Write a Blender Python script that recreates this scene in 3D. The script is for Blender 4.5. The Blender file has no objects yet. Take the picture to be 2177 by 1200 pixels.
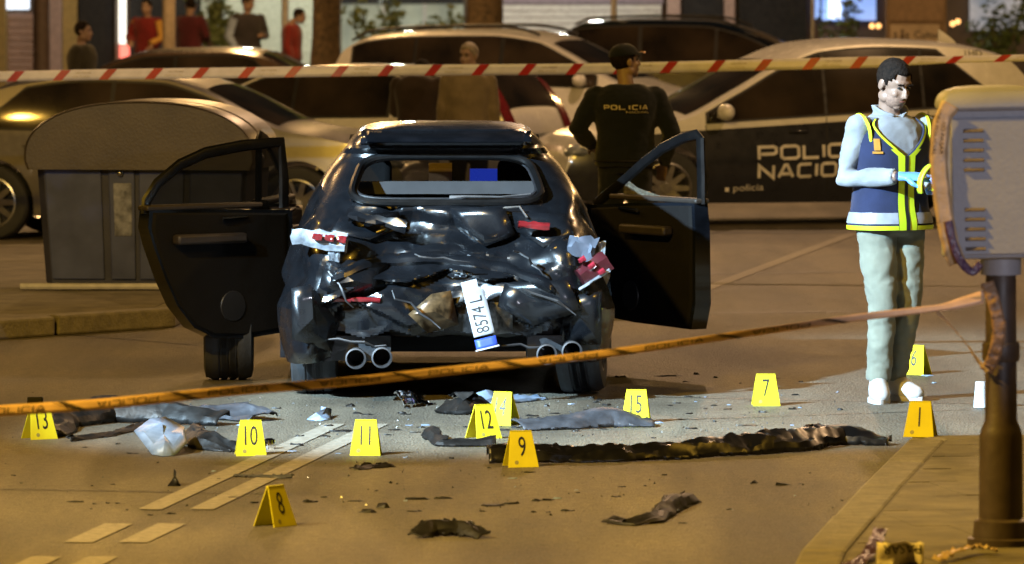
import bpy, bmesh, math, random
from mathutils import Vector, Matrix, noise, Euler
scene = bpy.context.scene
COL = scene.collection
# ------------------------------------------------------------------ camera
FPX, HC, YH, CX = 12240.0, 2.2, -48.0, 1088.5       # focal (photo px), camera height, horizon row, centre column
cam_d = bpy.data.cameras.new('camera'); cam = bpy.data.objects.new('camera', cam_d); COL.objects.link(cam)
cam.location = (0, 0, HC); cam.rotation_euler = (math.radians(90), 0, 0)
cam_d.sensor_width = 36; cam_d.lens = FPX*36/2177; cam_d.shift_y = -(600-YH)/2177
cam_d.clip_start = 0.5; cam_d.clip_end = 2000
cam_d.dof.use_dof = True; cam_d.dof.focus_distance = 29.5; cam_d.dof.aperture_fstop = 5.6
scene.camera = cam
# ------------------------------------------------------------------ night sky
w = bpy.data.worlds.new('World'); scene.world = w; w.use_nodes = True
nt = w.node_tree; bg = nt.nodes['Background']
sky = nt.nodes.new('ShaderNodeTexSky'); sky.sky_type = 'NISHITA'; sky.sun_disc = False
sky.sun_elevation = math.radians(2); sky.sun_rotation = math.radians(200)
nt.links.new(sky.outputs['Color'], bg.inputs['Color']); bg.inputs['Strength'].default_value = 0.004
vs = scene.view_settings; vs.view_transform = 'Standard'; vs.look = 'None'; vs.exposure = 0.0; vs.gamma = 1.0
# ------------------------------------------------------------------ lamps of the street
def lamp(name, loc, power, color, radius=.22):
    d = bpy.data.lights.new(name, 'POINT'); d.energy = power; d.color = color; d.shadow_soft_size = radius
    o = bpy.data.objects.new(name, d); o.location = loc; COL.objects.link(o); return o
for i, (x, y, p, c) in enumerate([(-6.5, 18, 8800, (1, .58, .06)), (9, 25, 1300, (1, .55, .06)), (-11, 38, 800, (1, .55, .08)), (10, 42, 2200, (1, .60, .29)),
        (-6, 45, 520, (1, .57, .22)), (2.5, 57, 2800, (1, .60, .32)), (-13, 68, 2400, (1, .57, .22)), (14, 80, 2600, (1, .57, .20)), (-3, 80, 3800, (1, .58, .22))]):
    lamp('sodium_street_lamp', (x, y, 9.5), p, c)
def flood(name, loc, energy, color, ang, slope, cone, blend, radius):
    d = bpy.data.lights.new(name, 'SPOT'); d.energy = energy; d.color = color; d.spot_size = math.radians(cone); d.spot_blend = blend; d.shadow_soft_size = radius
    o = bpy.data.objects.new(name, d); o.location = loc; COL.objects.link(o)
    o.rotation_euler = Vector((math.cos(math.radians(ang)), math.sin(math.radians(ang)), slope)).to_track_quat('-Z', 'Y').to_euler(); return o
flood('work_floodlight', (-8, 20.5, 6.5), 50000, (.52, .78, 1.0), 45.4, -.46, 25.5, .60, .10)       # tripod work light, off to the left
flood('work_floodlight', (-8, 20.6, 6.5), 1100, (.55, .78, 1.0), 76, -.25, 18, .6, .10)             # its second head, turned further away
for x_, y_, p_ in ((1.3, 100.6, 420), (-4.4, 100.8, 420), (-2.0, 101, 160)):
    lamp('shop_front_lamp', (x_, y_, 3.3), p_, (.95, 1.0, .88), .12)
flood('work_floodlight', (-8, 20.4, 6.5), 5200, (1.0, .76, .38), 25, -.70, 40, 1.0, .10)              # spill of the same stand over the near road
flood('cabinet_fill_spot', (4.6, 10, 2.6), 1500, (.86, .86, 1.0), 104, -.08, 11, .6, .08)                 # added unseen spot that makes the cabinet look cooler and greyer

# ------------------------------------------------------------------ helpers
def S(d): return FPX/d
def PX(px, py, d):
    s = FPX/d; return Vector(((px-CX)/s, d, HC-(py-YH)/s))
def G(px, py, z=0.0):
    s = (py-YH)/(HC-z); return Vector(((px-CX)/s, FPX/s, z))
def smooth(a, b, x):
    t = min(1, max(0, (x-a)/(b-a))); return t*t*(3-2*t)
def lerp(a, b, t): return a+(b-a)*t
def interp(tab, x):
    if x <= tab[0][0]: return tab[0][1]
    for (a, va), (b, vb) in zip(tab, tab[1:]):
        if x <= b: return va+(vb-va)*(x-a)/(b-a)
    return tab[-1][1]
def sinterp(tab, x):            # Hermite through the table, monotone-ish
    n = len(tab)
    if x <= tab[0][0]: return tab[0][1]
    if x >= tab[-1][0]: return tab[-1][1]
    for i in range(n-1):
        a, va = tab[i]; b, vb = tab[i+1]
        if x <= b:
            h = b-a; d = (vb-va)/h
            dp = (va-tab[i-1][1])/(a-tab[i-1][0]) if i > 0 else d
            dn = (tab[i+2][1]-vb)/(tab[i+2][0]-b) if i < n-2 else d
            m0 = 0 if dp*d <= 0 else 2*dp*d/(dp+d)
            m1 = 0 if dn*d <= 0 else 2*dn*d/(dn+d)
            if i == 0: m0 = d
            if i == n-2: m1 = d
            t = (x-a)/h; t2 = t*t; t3 = t2*t
            return (2*t3-3*t2+1)*va+(t3-2*t2+t)*h*m0+(-2*t3+3*t2)*vb+(t3-t2)*h*m1

class MB:
    def __init__(s): s.v = []; s.f = []; s.m = []
    def add(s, vs, fs, mi=0):
        o = len(s.v); s.v += [tuple(p) for p in vs]
        for f in fs: s.f.append(tuple(i+o for i in f)); s.m.append(mi)
        return s
    def box(s, c, size, rot=None, mi=0, taper=1.0):
        x, y, z = [q/2 for q in size]
        vs = [Vector((sx*x*(taper if sz > 0 else 1), sy*y*(taper if sz > 0 else 1), sz*z)) for sx in (-1, 1) for sy in (-1, 1) for sz in (-1, 1)]
        if rot is not None:
            M = rot if isinstance(rot, Matrix) else Euler(rot).to_matrix()
            vs = [M @ p for p in vs]
        c = Vector(c); vs = [p+c for p in vs]
        return s.add(vs, [(0, 1, 3, 2), (4, 6, 7, 5), (0, 4, 5, 1), (2, 3, 7, 6), (0, 2, 6, 4), (1, 5, 7, 3)], mi)
    def rings(s, rings, cap=True, closed=False, mi=0):
        n = len(rings[0]); vs = [p for r in rings for p in r]; fs = []
        k = len(rings)
        for i in range(k if closed else k-1):
            a = i*n; b = ((i+1) % k)*n
            for j in range(n):
                j2 = (j+1) % n; fs.append((a+j, a+j2, b+j2, b+j))
        if cap and not closed:
            fs.append(tuple(range(n))[::-1]); fs.append(tuple(range((k-1)*n, k*n)))
        return s.add(vs, fs, mi)
    def grid(s, rows, mi=0):
        n = len(rows[0]); vs = [p for r in rows for p in r]
        fs = [(i*n+j, i*n+j+1, (i+1)*n+j+1, (i+1)*n+j) for i in range(len(rows)-1) for j in range(n-1)]
        return s.add(vs, fs, mi)
    def tube(s, pts, rad, n=10, cap=True, mi=0, flat=None, up=None):
        pts = [Vector(p) for p in pts]; k = len(pts)
        if not hasattr(rad, '__len__'): rad = [rad]*k
        rings = []; u = None
        for i in range(k):
            t = (pts[min(i+1, k-1)]-pts[max(i-1, 0)])
            t = t.normalized() if t.length > 1e-9 else Vector((0, 0, 1))
            if u is None:
                ref = Vector(up) if up else (Vector((0, 0, 1)) if abs(t.z) < .9 else Vector((1, 0, 0)))
                u = t.cross(ref).normalized()
            else:
                u = (u-t*u.dot(t)).normalized()
            v = t.cross(u); r = rad[i]
            ra, rb = (r if hasattr(r, '__len__') else (r, r))
            rings.append([pts[i]+u*(ra*math.cos(2*math.pi*j/n))+v*(rb*math.sin(2*math.pi*j/n)) for j in range(n)])
        return s.rings(rings, cap, mi=mi)
    def lathe(s, prof, n=24, mi=0, M=None, cap=False):     # prof (r, z) about z
        rings = []
        for r, z in prof:
            ring = [Vector((r*math.cos(2*math.pi*j/n), r*math.sin(2*math.pi*j/n), z)) for j in range(n)]
            if M: ring = [M @ p for p in ring]
            rings.append(ring)
        return s.rings(rings, cap, mi=mi)
    def prism(s, out, M, th, mi=0):       # outline (2d) in plane of matrix M, extruded -th..0 along local z
        n = len(out)
        a = [M @ Vector((p[0], p[1], 0)) for p in out]; b = [M @ Vector((p[0], p[1], -th)) for p in out]
        fs = [tuple(range(n)), tuple(range(2*n-1, n-1, -1))]+[(j, n+j, n+(j+1) % n, (j+1) % n) for j in range(n)]
        return s.add(a+b, fs, mi)
    def ball(s, c, r, n=12, m=8, mi=0, M=None):
        c = Vector(c); r = r if hasattr(r, '__len__') else (r, r, r); rings = []
        for i in range(m+1):
            a = math.pi*(i/m); q = max(.02, math.sin(a))
            ring = [Vector((r[0]*q*math.cos(2*math.pi*j/n), r[1]*q*math.sin(2*math.pi*j/n), -r[2]*math.cos(a))) for j in range(n)]
            if M: ring = [M @ p for p in ring]
            rings.append([p+c for p in ring])
        return s.rings(rings, True, mi=mi)
    def mesh(s, name, mats, smoothang=None):
        me = bpy.data.meshes.new(name); me.from_pydata([tuple(p) for p in s.v], [], s.f)
        mats = mats if isinstance(mats, (list, tuple)) else [mats]
        for m in mats: me.materials.append(m)
        if len(mats) > 1: me.polygons.foreach_set('material_index', s.m)
        bm = bmesh.new(); bm.from_mesh(me); bmesh.ops.recalc_face_normals(bm, faces=bm.faces); bm.to_mesh(me); bm.free()
        if smoothang is not None:
            me.polygons.foreach_set('use_smooth', [True]*len(me.polygons))
            if smoothang < 179: me.set_sharp_from_angle(angle=math.radians(smoothang))
        me.update(); return me
    def build(s, name, mats, parent=None, smoothang=40, loc=None):
        o = bpy.data.objects.new(name, s.mesh(name, mats, smoothang)); COL.objects.link(o)
        if parent is not None: o.parent = parent
        if loc is not None: o.location = loc
        return o
def obj(name, me, parent=None, loc=None, rot=None):
    o = bpy.data.objects.new(name, me); COL.objects.link(o)
    if parent is not None: o.parent = parent
    if loc is not None: o.location = loc
    if rot is not None: o.rotation_euler = rot
    return o
def tag(o, label=None, cat=None, group=None, kind=None):
    if label: o['label'] = label
    if cat: o['category'] = cat
    if group: o['group'] = group
    if kind: o['kind'] = kind
    return o
def thing(name, label, cat, loc=(0, 0, 0), rz=0, group=None):
    o = bpy.data.objects.new(name, None); COL.objects.link(o); o.empty_display_size = .1
    o.location = loc; o.rotation_euler = (0, 0, rz); return tag(o, label, cat, group)
def bevel(o, wd=.01, seg=2):
    m = o.modifiers.new('bevel', 'BEVEL'); m.width = wd; m.segments = seg; m.limit_method = 'ANGLE'; return o
def remesh(mb, name, mat, parent, vox=.014, sm=4, wr=0.0, wf=9.0, seed=0):
    me = mb.mesh(name, mat); o = bpy.data.objects.new(name, me); COL.objects.link(o)
    m = o.modifiers.new('r', 'REMESH'); m.mode = 'VOXEL'; m.voxel_size = vox
    s = o.modifiers.new('s', 'SMOOTH'); s.iterations = sm; s.factor = .5
    dg = bpy.context.evaluated_depsgraph_get(); dg.update()
    me2 = bpy.data.meshes.new_from_object(o.evaluated_get(dg)); me2.name = name
    bpy.data.objects.remove(o); bpy.data.meshes.remove(me)
    if wr:
        me2.update()
        for v in me2.vertices:
            p = v.co; q = Vector((p.x*wf+seed, p.y*wf, p.z*wf*1.5))
            d = noise.noise(q)+.6*(1-2*abs(noise.noise(q*1.9)))
            v.co = p+v.normal*(d*wr)
    me2.materials.clear(); me2.materials.append(mat)
    me2.polygons.foreach_set('use_smooth', [True]*len(me2.polygons)); me2.update()
    return obj(name, me2, parent)

# ------------------------------------------------------------------ materials (procedural)
def mat(name, col, rough=.6, metal=0.0, var=.12, vscale=14.0, bump=0.0, bscale=60.0, coat=0.0, spec=.5, emit=None, estr=0.0, trans=0.0, rvar=.08, col2=None, sheen=0.0):
    m = bpy.data.materials.new(name); m.use_nodes = True; t = m.node_tree; b = t.nodes['Principled BSDF']
    L = t.links.new
    tc = t.nodes.new('ShaderNodeTexCoord')
    nz = t.nodes.new('ShaderNodeTexNoise'); nz.inputs['Scale'].default_value = vscale; nz.inputs['Detail'].default_value = 6
    L(tc.outputs['Object'], nz.inputs['Vector'])
    mx = t.nodes.new('ShaderNodeMix'); mx.data_type = 'RGBA'
    c2 = col2 if col2 else tuple(c*(1-var*2) for c in col)
    c1 = col if col2 else tuple(min(1, c*(1+var)) for c in col)
    mx.inputs['A'].default_value = (*c2, 1); mx.inputs['B'].default_value = (*c1, 1)
    cr = t.nodes.new('ShaderNodeMapRange'); cr.inputs['From Min'].default_value = .3; cr.inputs['From Max'].default_value = .7
    L(nz.outputs['Fac'], cr.inputs['Value']); L(cr.outputs['Result'], mx.inputs['Factor']); L(mx.outputs['Result'], b.inputs['Base Color'])
    rr = t.nodes.new('ShaderNodeMapRange'); rr.inputs['To Min'].default_value = max(0, rough-rvar); rr.inputs['To Max'].default_value = min(1, rough+rvar)
    L(nz.outputs['Fac'], rr.inputs['Value']); L(rr.outputs['Result'], b.inputs['Roughness'])
    b.inputs['Metallic'].default_value = metal; b.inputs['Specular IOR Level'].default_value = spec
    b.inputs['Coat Weight'].default_value = coat; b.inputs['Coat Roughness'].default_value = .06
    b.inputs['Transmission Weight'].default_value = trans
    if sheen: b.inputs['Sheen Weight'].default_value = sheen
    if bump:
        n2 = t.nodes.new('ShaderNodeTexNoise'); n2.inputs['Scale'].default_value = bscale; n2.inputs['Detail'].default_value = 8
        L(tc.outputs['Object'], n2.inputs['Vector'])
        bp = t.nodes.new('ShaderNodeBump'); bp.inputs['Strength'].default_value = bump; bp.inputs['Distance'].default_value = .02
        L(n2.outputs['Fac'], bp.inputs['Height']); L(bp.outputs['Normal'], b.inputs['Normal'])
    if emit:
        b.inputs['Emission Color'].default_value = (*emit, 1); b.inputs['Emission Strength'].default_value = estr
    return m
M = {}
def asphalt():
    m = mat('asphalt', (.138, .120, .086), .62, var=.16, vscale=.9); t = m.node_tree; L = t.links.new; b = t.nodes['Principled BSDF']
    tc = [n for n in t.nodes if n.type == 'TEX_COORD'][0]
    mix = [n for n in t.nodes if n.type == 'MIX'][0]
    f = t.nodes.new('ShaderNodeTexNoise'); f.inputs['Scale'].default_value = 130; f.inputs['Detail'].default_value = 3; L(tc.outputs['Object'], f.inputs['Vector'])
    r = t.nodes.new('ShaderNodeMapRange'); r.inputs['From Min'].default_value = .32; r.inputs['From Max'].default_value = .68; r.inputs['To Min'].default_value = .35; r.inputs['To Max'].default_value = 1.65
    L(f.outputs['Fac'], r.inputs['Value'])
    mu = t.nodes.new('ShaderNodeMix'); mu.data_type = 'RGBA'; mu.blend_type = 'MULTIPLY'; mu.inputs['Factor'].default_value = 1
    L(mix.outputs['Result'], mu.inputs['A']); L(r.outputs['Result'], mu.inputs['B'])
    g3 = t.nodes.new('ShaderNodeTexNoise'); g3.inputs['Scale'].default_value = 21; g3.inputs['Detail'].default_value = 4; L(tc.outputs['Object'], g3.inputs['Vector'])
    r3 = t.nodes.new('ShaderNodeMapRange'); r3.inputs['From Min'].default_value = .3; r3.inputs['From Max'].default_value = .7; r3.inputs['To Min'].default_value = .72; r3.inputs['To Max'].default_value = 1.25; L(g3.outputs['Fac'], r3.inputs['Value'])
    m3 = t.nodes.new('ShaderNodeMath'); m3.operation = 'MULTIPLY'; L(r.outputs['Result'], m3.inputs[0]); L(r3.outputs['Result'], m3.inputs[1]); L(m3.outputs[0], mu.inputs['B'])
    # oil and tyre stains stretched along the road
    mp = t.nodes.new('ShaderNodeMapping'); mp.inputs['Rotation'].default_value = (0, 0, math.radians(-10)); mp.inputs['Scale'].default_value = (1.6, .16, 1); L(tc.outputs['Object'], mp.inputs['Vector'])
    st = t.nodes.new('ShaderNodeTexNoise'); st.inputs['Scale'].default_value = 1.1; st.inputs['Detail'].default_value = 5; L(mp.outputs['Vector'], st.inputs['Vector'])
    sr = t.nodes.new('ShaderNodeMapRange'); sr.inputs['From Min'].default_value = .35; sr.inputs['From Max'].default_value = .6; sr.inputs['To Min'].default_value = .5; sr.inputs['To Max'].default_value = 1.1
    L(st.outputs['Fac'], sr.inputs['Value'])
    mu2 = t.nodes.new('ShaderNodeMix'); mu2.data_type = 'RGBA'; mu2.blend_type = 'MULTIPLY'; mu2.inputs['Factor'].default_value = 1
    L(mu.outputs['Result'], mu2.inputs['A']); L(sr.outputs['Result'], mu2.inputs['B']); L(mu2.outputs['Result'], b.inputs['Base Color'])
    bp = t.nodes.new('ShaderNodeBump'); bp.inputs['Strength'].default_value = .8; bp.inputs['Distance'].default_value = .008
    f2 = t.nodes.new('ShaderNodeTexVoronoi'); f2.inputs['Scale'].default_value = 75; L(tc.outputs['Object'], f2.inputs['Vector'])
    L(f2.outputs['Distance'], bp.inputs['Height']); L(bp.outputs['Normal'], b.inputs['Normal'])
    return m
M['asphalt'] = asphalt()
M['paint'] = mat('road_paint', (.30, .27, .215), .65, vscale=26, bump=.3, bscale=120, col2=(.15, .133, .10))
M['tar'] = mat('tar', (.03, .028, .026), .45, bump=.3)
M['kerb'] = mat('kerb_concrete', (.20, .18, .15), .8, var=.15, bump=.4, bscale=50)
M['tile'] = mat('paving_tile', (.17, .15, .12), .8, var=.2, vscale=6, bump=.4, bscale=70)
M['grout'] = mat('grout', (.12, .105, .085), .85)
M['black_paint'] = mat('black_car_paint', (.006, .0075, .011), .16, coat=.8, var=.3, vscale=5, rvar=.1, bump=.04, bscale=9)
M['wreck_paint'] = mat('dusty_black_paint', (.005, .0058, .0075), .26, coat=.35, var=.15, vscale=9, rvar=.08, bump=.04, bscale=26)
M['black_trim'] = mat('black_plastic', (.012, .012, .014), .5, bump=.1)
M['shiny_plastic'] = mat('glossy_black_plastic', (.003, .003, .0033), .36, coat=.0, bump=.12, bscale=14, spec=.45)
M['dark_int'] = mat('dark_interior', (.005, .0045, .0045), .85, bump=.1, spec=.2)
M['grey_cloth'] = mat('grey_cloth', (.026, .026, .028), .9)
M['glass'] = mat('dark_car_glass', (.050, .036, .024), .06, spec=.6, rvar=.02, vscale=1.6, col2=(.006, .006, .006))  # brownish patches in the colour imitate reflections and a faint interior
M['rubber'] = mat('tyre_rubber', (.030, .032, .035), .75, bump=.15)
M['alloy'] = mat('alloy_rim', (.42, .41, .40), .3, metal=.9)
M['chrome'] = mat('chrome', (.75, .75, .75), .12, metal=1.0)
M['pipe'] = mat('exhaust_steel', (.07, .07, .074), .5, metal=.7)
M['white_paint'] = mat('white_car_paint', (.72, .71, .68), .25, coat=.6, var=.04)
M['silver_paint'] = mat('silver_car_paint', (.20, .19, .19), .32, metal=.35, coat=.5, var=.05)
M['brown_paint'] = mat('brown_car_paint', (.085, .052, .030), .25, coat=.5, var=.08)
M['navy_paint'] = mat('navy_car_paint', (.014, .016, .026), .3, coat=.5, var=.1)
M['red_lens'] = mat('red_lens', (.15, .012, .014), .15, coat=.6)
M['pink_lens'] = mat('lit_red_lens', (.26, .02, .035), .2)
M['clear_lens'] = mat('clear_lens', (.26, .29, .33), .25, coat=.3, var=.35)
M['amber'] = mat('amber_lens', (.6, .22, .02), .2)
M['plate'] = mat('number_plate', (.36, .38, .42), .4, var=.1)
M['plate_blue'] = mat('plate_blue', (.03, .07, .42), .4)
M['ink'] = mat('black_ink', (.012, .012, .012), .6)
M['white_print'] = mat('white_print', (.66, .64, .62), .5)
M['marker'] = mat('marker_yellow', (.66, .60, .02), .7, var=.04, spec=.15)
M['marker_logo'] = mat('marker_logo', (.30, .28, .06), .6)
M['tape_orange'] = mat('orange_tape', (.80, .54, .38), .35, var=.08, bump=.15, bscale=18)
M['tape_white'] = mat('white_tape', (.72, .72, .95), .4, var=.06, bump=.1, bscale=18)
M['tape_red'] = mat('tape_red', (.42, .018, .02), .4)
M['tape_grey'] = mat('tape_grey_print', (.42, .36, .31), .5)
M['bin_body'] = mat('bin_body', (.035, .036, .060), .5, var=.15, vscale=4, bump=.1)
M['bin_panel'] = mat('bin_panel', (.062, .074, .16), .4, var=.15, vscale=5)
M['bin_lid'] = mat('bin_lid', (.075, .058, .036), .4, var=.15, vscale=3, bump=.08)
M['sticker'] = mat('sticker', (.22, .23, .30), .5, var=.4, vscale=16)
M['cabinet'] = mat('grey_cabinet', (.30, .31, .36), .5, var=.06, vscale=5, bump=.1)
M['post_brown'] = mat('brown_post_paint', (.065, .046, .038), .5, var=.12, bump=.08, bscale=30)
M['steel'] = mat('galvanised_pole', (.30, .29, .28), .5, metal=.3)
M['bark'] = mat('bark', (.105, .07, .035), .9, var=.3, bump=.8, bscale=18)
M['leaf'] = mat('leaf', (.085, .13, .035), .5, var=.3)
M['leaf_lit'] = mat('shop_lit_leaf', (.16, .21, .085), .5, var=.3)  # lighter copy of leaf, shop light put into its colour
M['skin'] = mat('skin', (.24, .155, .115), .5, var=.08, bump=.05)
M['hair'] = mat('dark_hair', (.012, .008, .006), .8, spec=.12, var=.3, vscale=60, bump=.5, bscale=90)
M['hair_grey'] = mat('grey_hair', (.26, .22, .17), .6, var=.3, vscale=60, bump=.5, bscale=90)
M['shoe_white'] = mat('white_shoe', (.48, .49, .50), .5)
M['shoe_dark'] = mat('dark_shoe', (.02, .02, .02), .5)
def cloth(name, c, **k): return mat(name, c, .85, var=k.get('var', .12), vscale=k.get('vs', 9), bump=.25, bscale=240, sheen=.15, spec=.2)
M['jeans'] = cloth('dark_trousers', (.03, .032, .045))
M['sweater'] = cloth('pale_blue_sweater', (.23, .25, .28))
M['khaki'] = cloth('pale_green_trousers', (.185, .195, .155))
M['vest_navy'] = cloth('navy_vest', (.014, .02, .055))
M['vest_yellow'] = mat('fluorescent_trim', (.50, .66, .02), .5, var=.05)
M['vest_band'] = mat('reflective_band', (.27, .29, .34), .35, var=.1)
M['glove'] = mat('blue_glove', (.12, .30, .75), .4, var=.06)
M['uniform'] = cloth('police_uniform', (.005, .008, .022))
M['gold'] = mat('gold_badge', (.55, .27, .05), .35, metal=.4)
# ------------------------------------------------------------------ lettering
def ribbon(pts, th, closed=False):
    pts = [Vector(p).to_2d() if len(p) > 2 else Vector(p) for p in pts]; n = len(pts); L = []; Rr = []
    for i in range(n):
        if closed: a = (pts[i]-pts[i-1]).normalized(); b = (pts[(i+1) % n]-pts[i]).normalized()
        else:
            a = (pts[i]-pts[i-1]).normalized() if i > 0 else None; b = (pts[i+1]-pts[i]).normalized() if i < n-1 else None
            a = a or b; b = b or a
        na = Vector((-a.y, a.x)); nb = Vector((-b.y, b.x)); m = na+nb
        m = m/max(.35, m.length_squared)*2*(th/2) if m.length > 1e-6 else na*(th/2)
        L.append(pts[i]+m); Rr.append(pts[i]-m)
    fs = []; k = n if closed else n-1
    for i in range(k):
        j = (i+1) % n; fs.append((i, j, n+j, n+i))
    return L+Rr, fs
GL = {'P': (1, [[(0, 0), (0, 1), (.85, 1), (1, .9), (1, .52), (.85, .42), (.10, .42)]]),
      'O': (1, [[(.15, 0), (0, .15), (0, .85), (.15, 1), (.85, 1), (1, .85), (1, .15), (.85, 0), None]]),
      'L': (.85, [[(0, 1), (0, 0), (1, 0)]]), 'I': (.0, [[(0, 0), (0, 1)]]),
      'C': (.9, [[(1, 1), (.15, 1), (0, .85), (0, .15), (.15, 0), (1, 0)]]),
      'A': (1, [[(0, 0), (.42, 1), (.58, 1), (1, 0)], [(.2, .28), (.8, .28)]]),
      'N': (1, [[(0, 0), (0, 1), (1, 0), (1, 1)]])}
def stroke_text(txt, h, wscale, th, gap):
    """list of (verts2d, faces); returns total width"""
    out = []; x = th/2
    for ch in txt:
        if ch == ' ': x += h*.6; continue
        wd, st = GL[ch]; wd *= h*wscale
        for k, pl in enumerate(st):
            cl = pl[-1] is None; pp = [(x+p[0]*wd, th/2+p[1]*(h-th)) for p in pl if p]
            v, f = ribbon(pp, th, cl); out.append((v, f, k*.0008))
        x += wd+th+gap
    return out, x-gap
def font_text(txt, size, xs=1.0):
    cu = bpy.data.curves.new('t', 'FONT'); cu.body = txt; cu.size = size; cu.resolution_u = 3
    o = bpy.data.objects.new('t', cu); COL.objects.link(o)
    dg = bpy.context.evaluated_depsgraph_get(); dg.update()
    me = bpy.data.meshes.new_from_object(o.evaluated_get(dg))
    v = [Vector((p.co.x*xs, p.co.y)) for p in me.vertices]; f = [tuple(p.vertices) for p in me.polygons]
    bpy.data.objects.remove(o); bpy.data.curves.remove(cu); bpy.data.meshes.remove(me)
    wd = max(p.x for p in v)-min(p.x for p in v); x0 = min(p.x for p in v); y0 = min(p.y for p in v)
    return [([p-Vector((x0, y0)) for p in v], f, 0)], wd
def put_text(mb, pieces, fn, mi=0):
    """fn(x, y, lift) -> 3d"""
    for v, f, l in pieces: mb.add([fn(p[0], p[1], l) for p in v], f, mi)

# ------------------------------------------------------------------ wheels (built once, meshes shared)
def wheel_meshes(R, wdt, key, spokes=10, rim_mat='alloy'):
    MX = Matrix.Rotation(math.radians(90), 4, 'X')        # axis along y, outer face towards +y after mirror
    t = MB(); h = wdt/2
    prof = [(R*.66, -h*.9), (R*.80, -h), (R*.95, -h*.92), (R*.985, -h*.7)]
    for gz in (-.35, 0, .35):
        prof += [(R, h*(gz-.28)), (R, h*(gz-.05)), (R-.009, h*(gz-.04)), (R-.009, h*(gz+.04)), (R, h*(gz+.05)), (R, h*(gz+.28))]
    prof += [(R*.985, h*.7), (R*.95, h*.92), (R*.80, h), (R*.66, h*.9)]
    t.lathe(prof, 36, M=MX); tm = t.mesh('tyre', M['rubber'], 35)
    r = MB(); r.lathe([(R*.67, -h*.9), (R*.62, h*.2), (R*.62, h*.55), (R*.68, h*.92), (R*.64, h*.95), (R*.6, h*.6)], 32, M=MX)
    r.lathe([(.001, h*.1), (R*.6, h*.1)], 24, mi=1, M=MX)
    r.lathe([(.001, h*.72), (R*.14, h*.7), (R*.17, h*.5), (R*.17, h*.2)], 16, M=MX)
    for k in range(spokes):
        a = 2*math.pi*k/spokes; c, s_ = math.cos(a), math.sin(a)
        dv = Vector((c, 0, s_)); sv = Vector((-s_, 0, c))
        q = []
        for rr, ww, yy in ((R*.15, .030, h*.62), (R*.64, .020, h*.80)):
            for sg in (-1, 1):
                for dd in (0, -.03): q.append(dv*rr+sv*ww*sg+Vector((0, -(yy+dd), 0)))
        r.add(q, [(0, 2, 6, 4), (1, 5, 7, 3), (0, 4, 5, 1), (2, 3, 7, 6)])
    return tm, r.mesh('rim', [M[rim_mat], M['black_trim']], 35)
WH = {}
def put_wheel(parent, x, y, R, wdt, spokes=10, steer=0.0, tilt=0.0):
    k = (R, wdt, spokes)
    if k not in WH: WH[k] = wheel_meshes(R, wdt, k, spokes)
    e = obj('wheel', WH[k][0], parent, (x, y, R), (tilt, 0, (math.pi if y > 0 else 0)+steer))
    obj('rim', WH[k][1], e); return e

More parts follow.
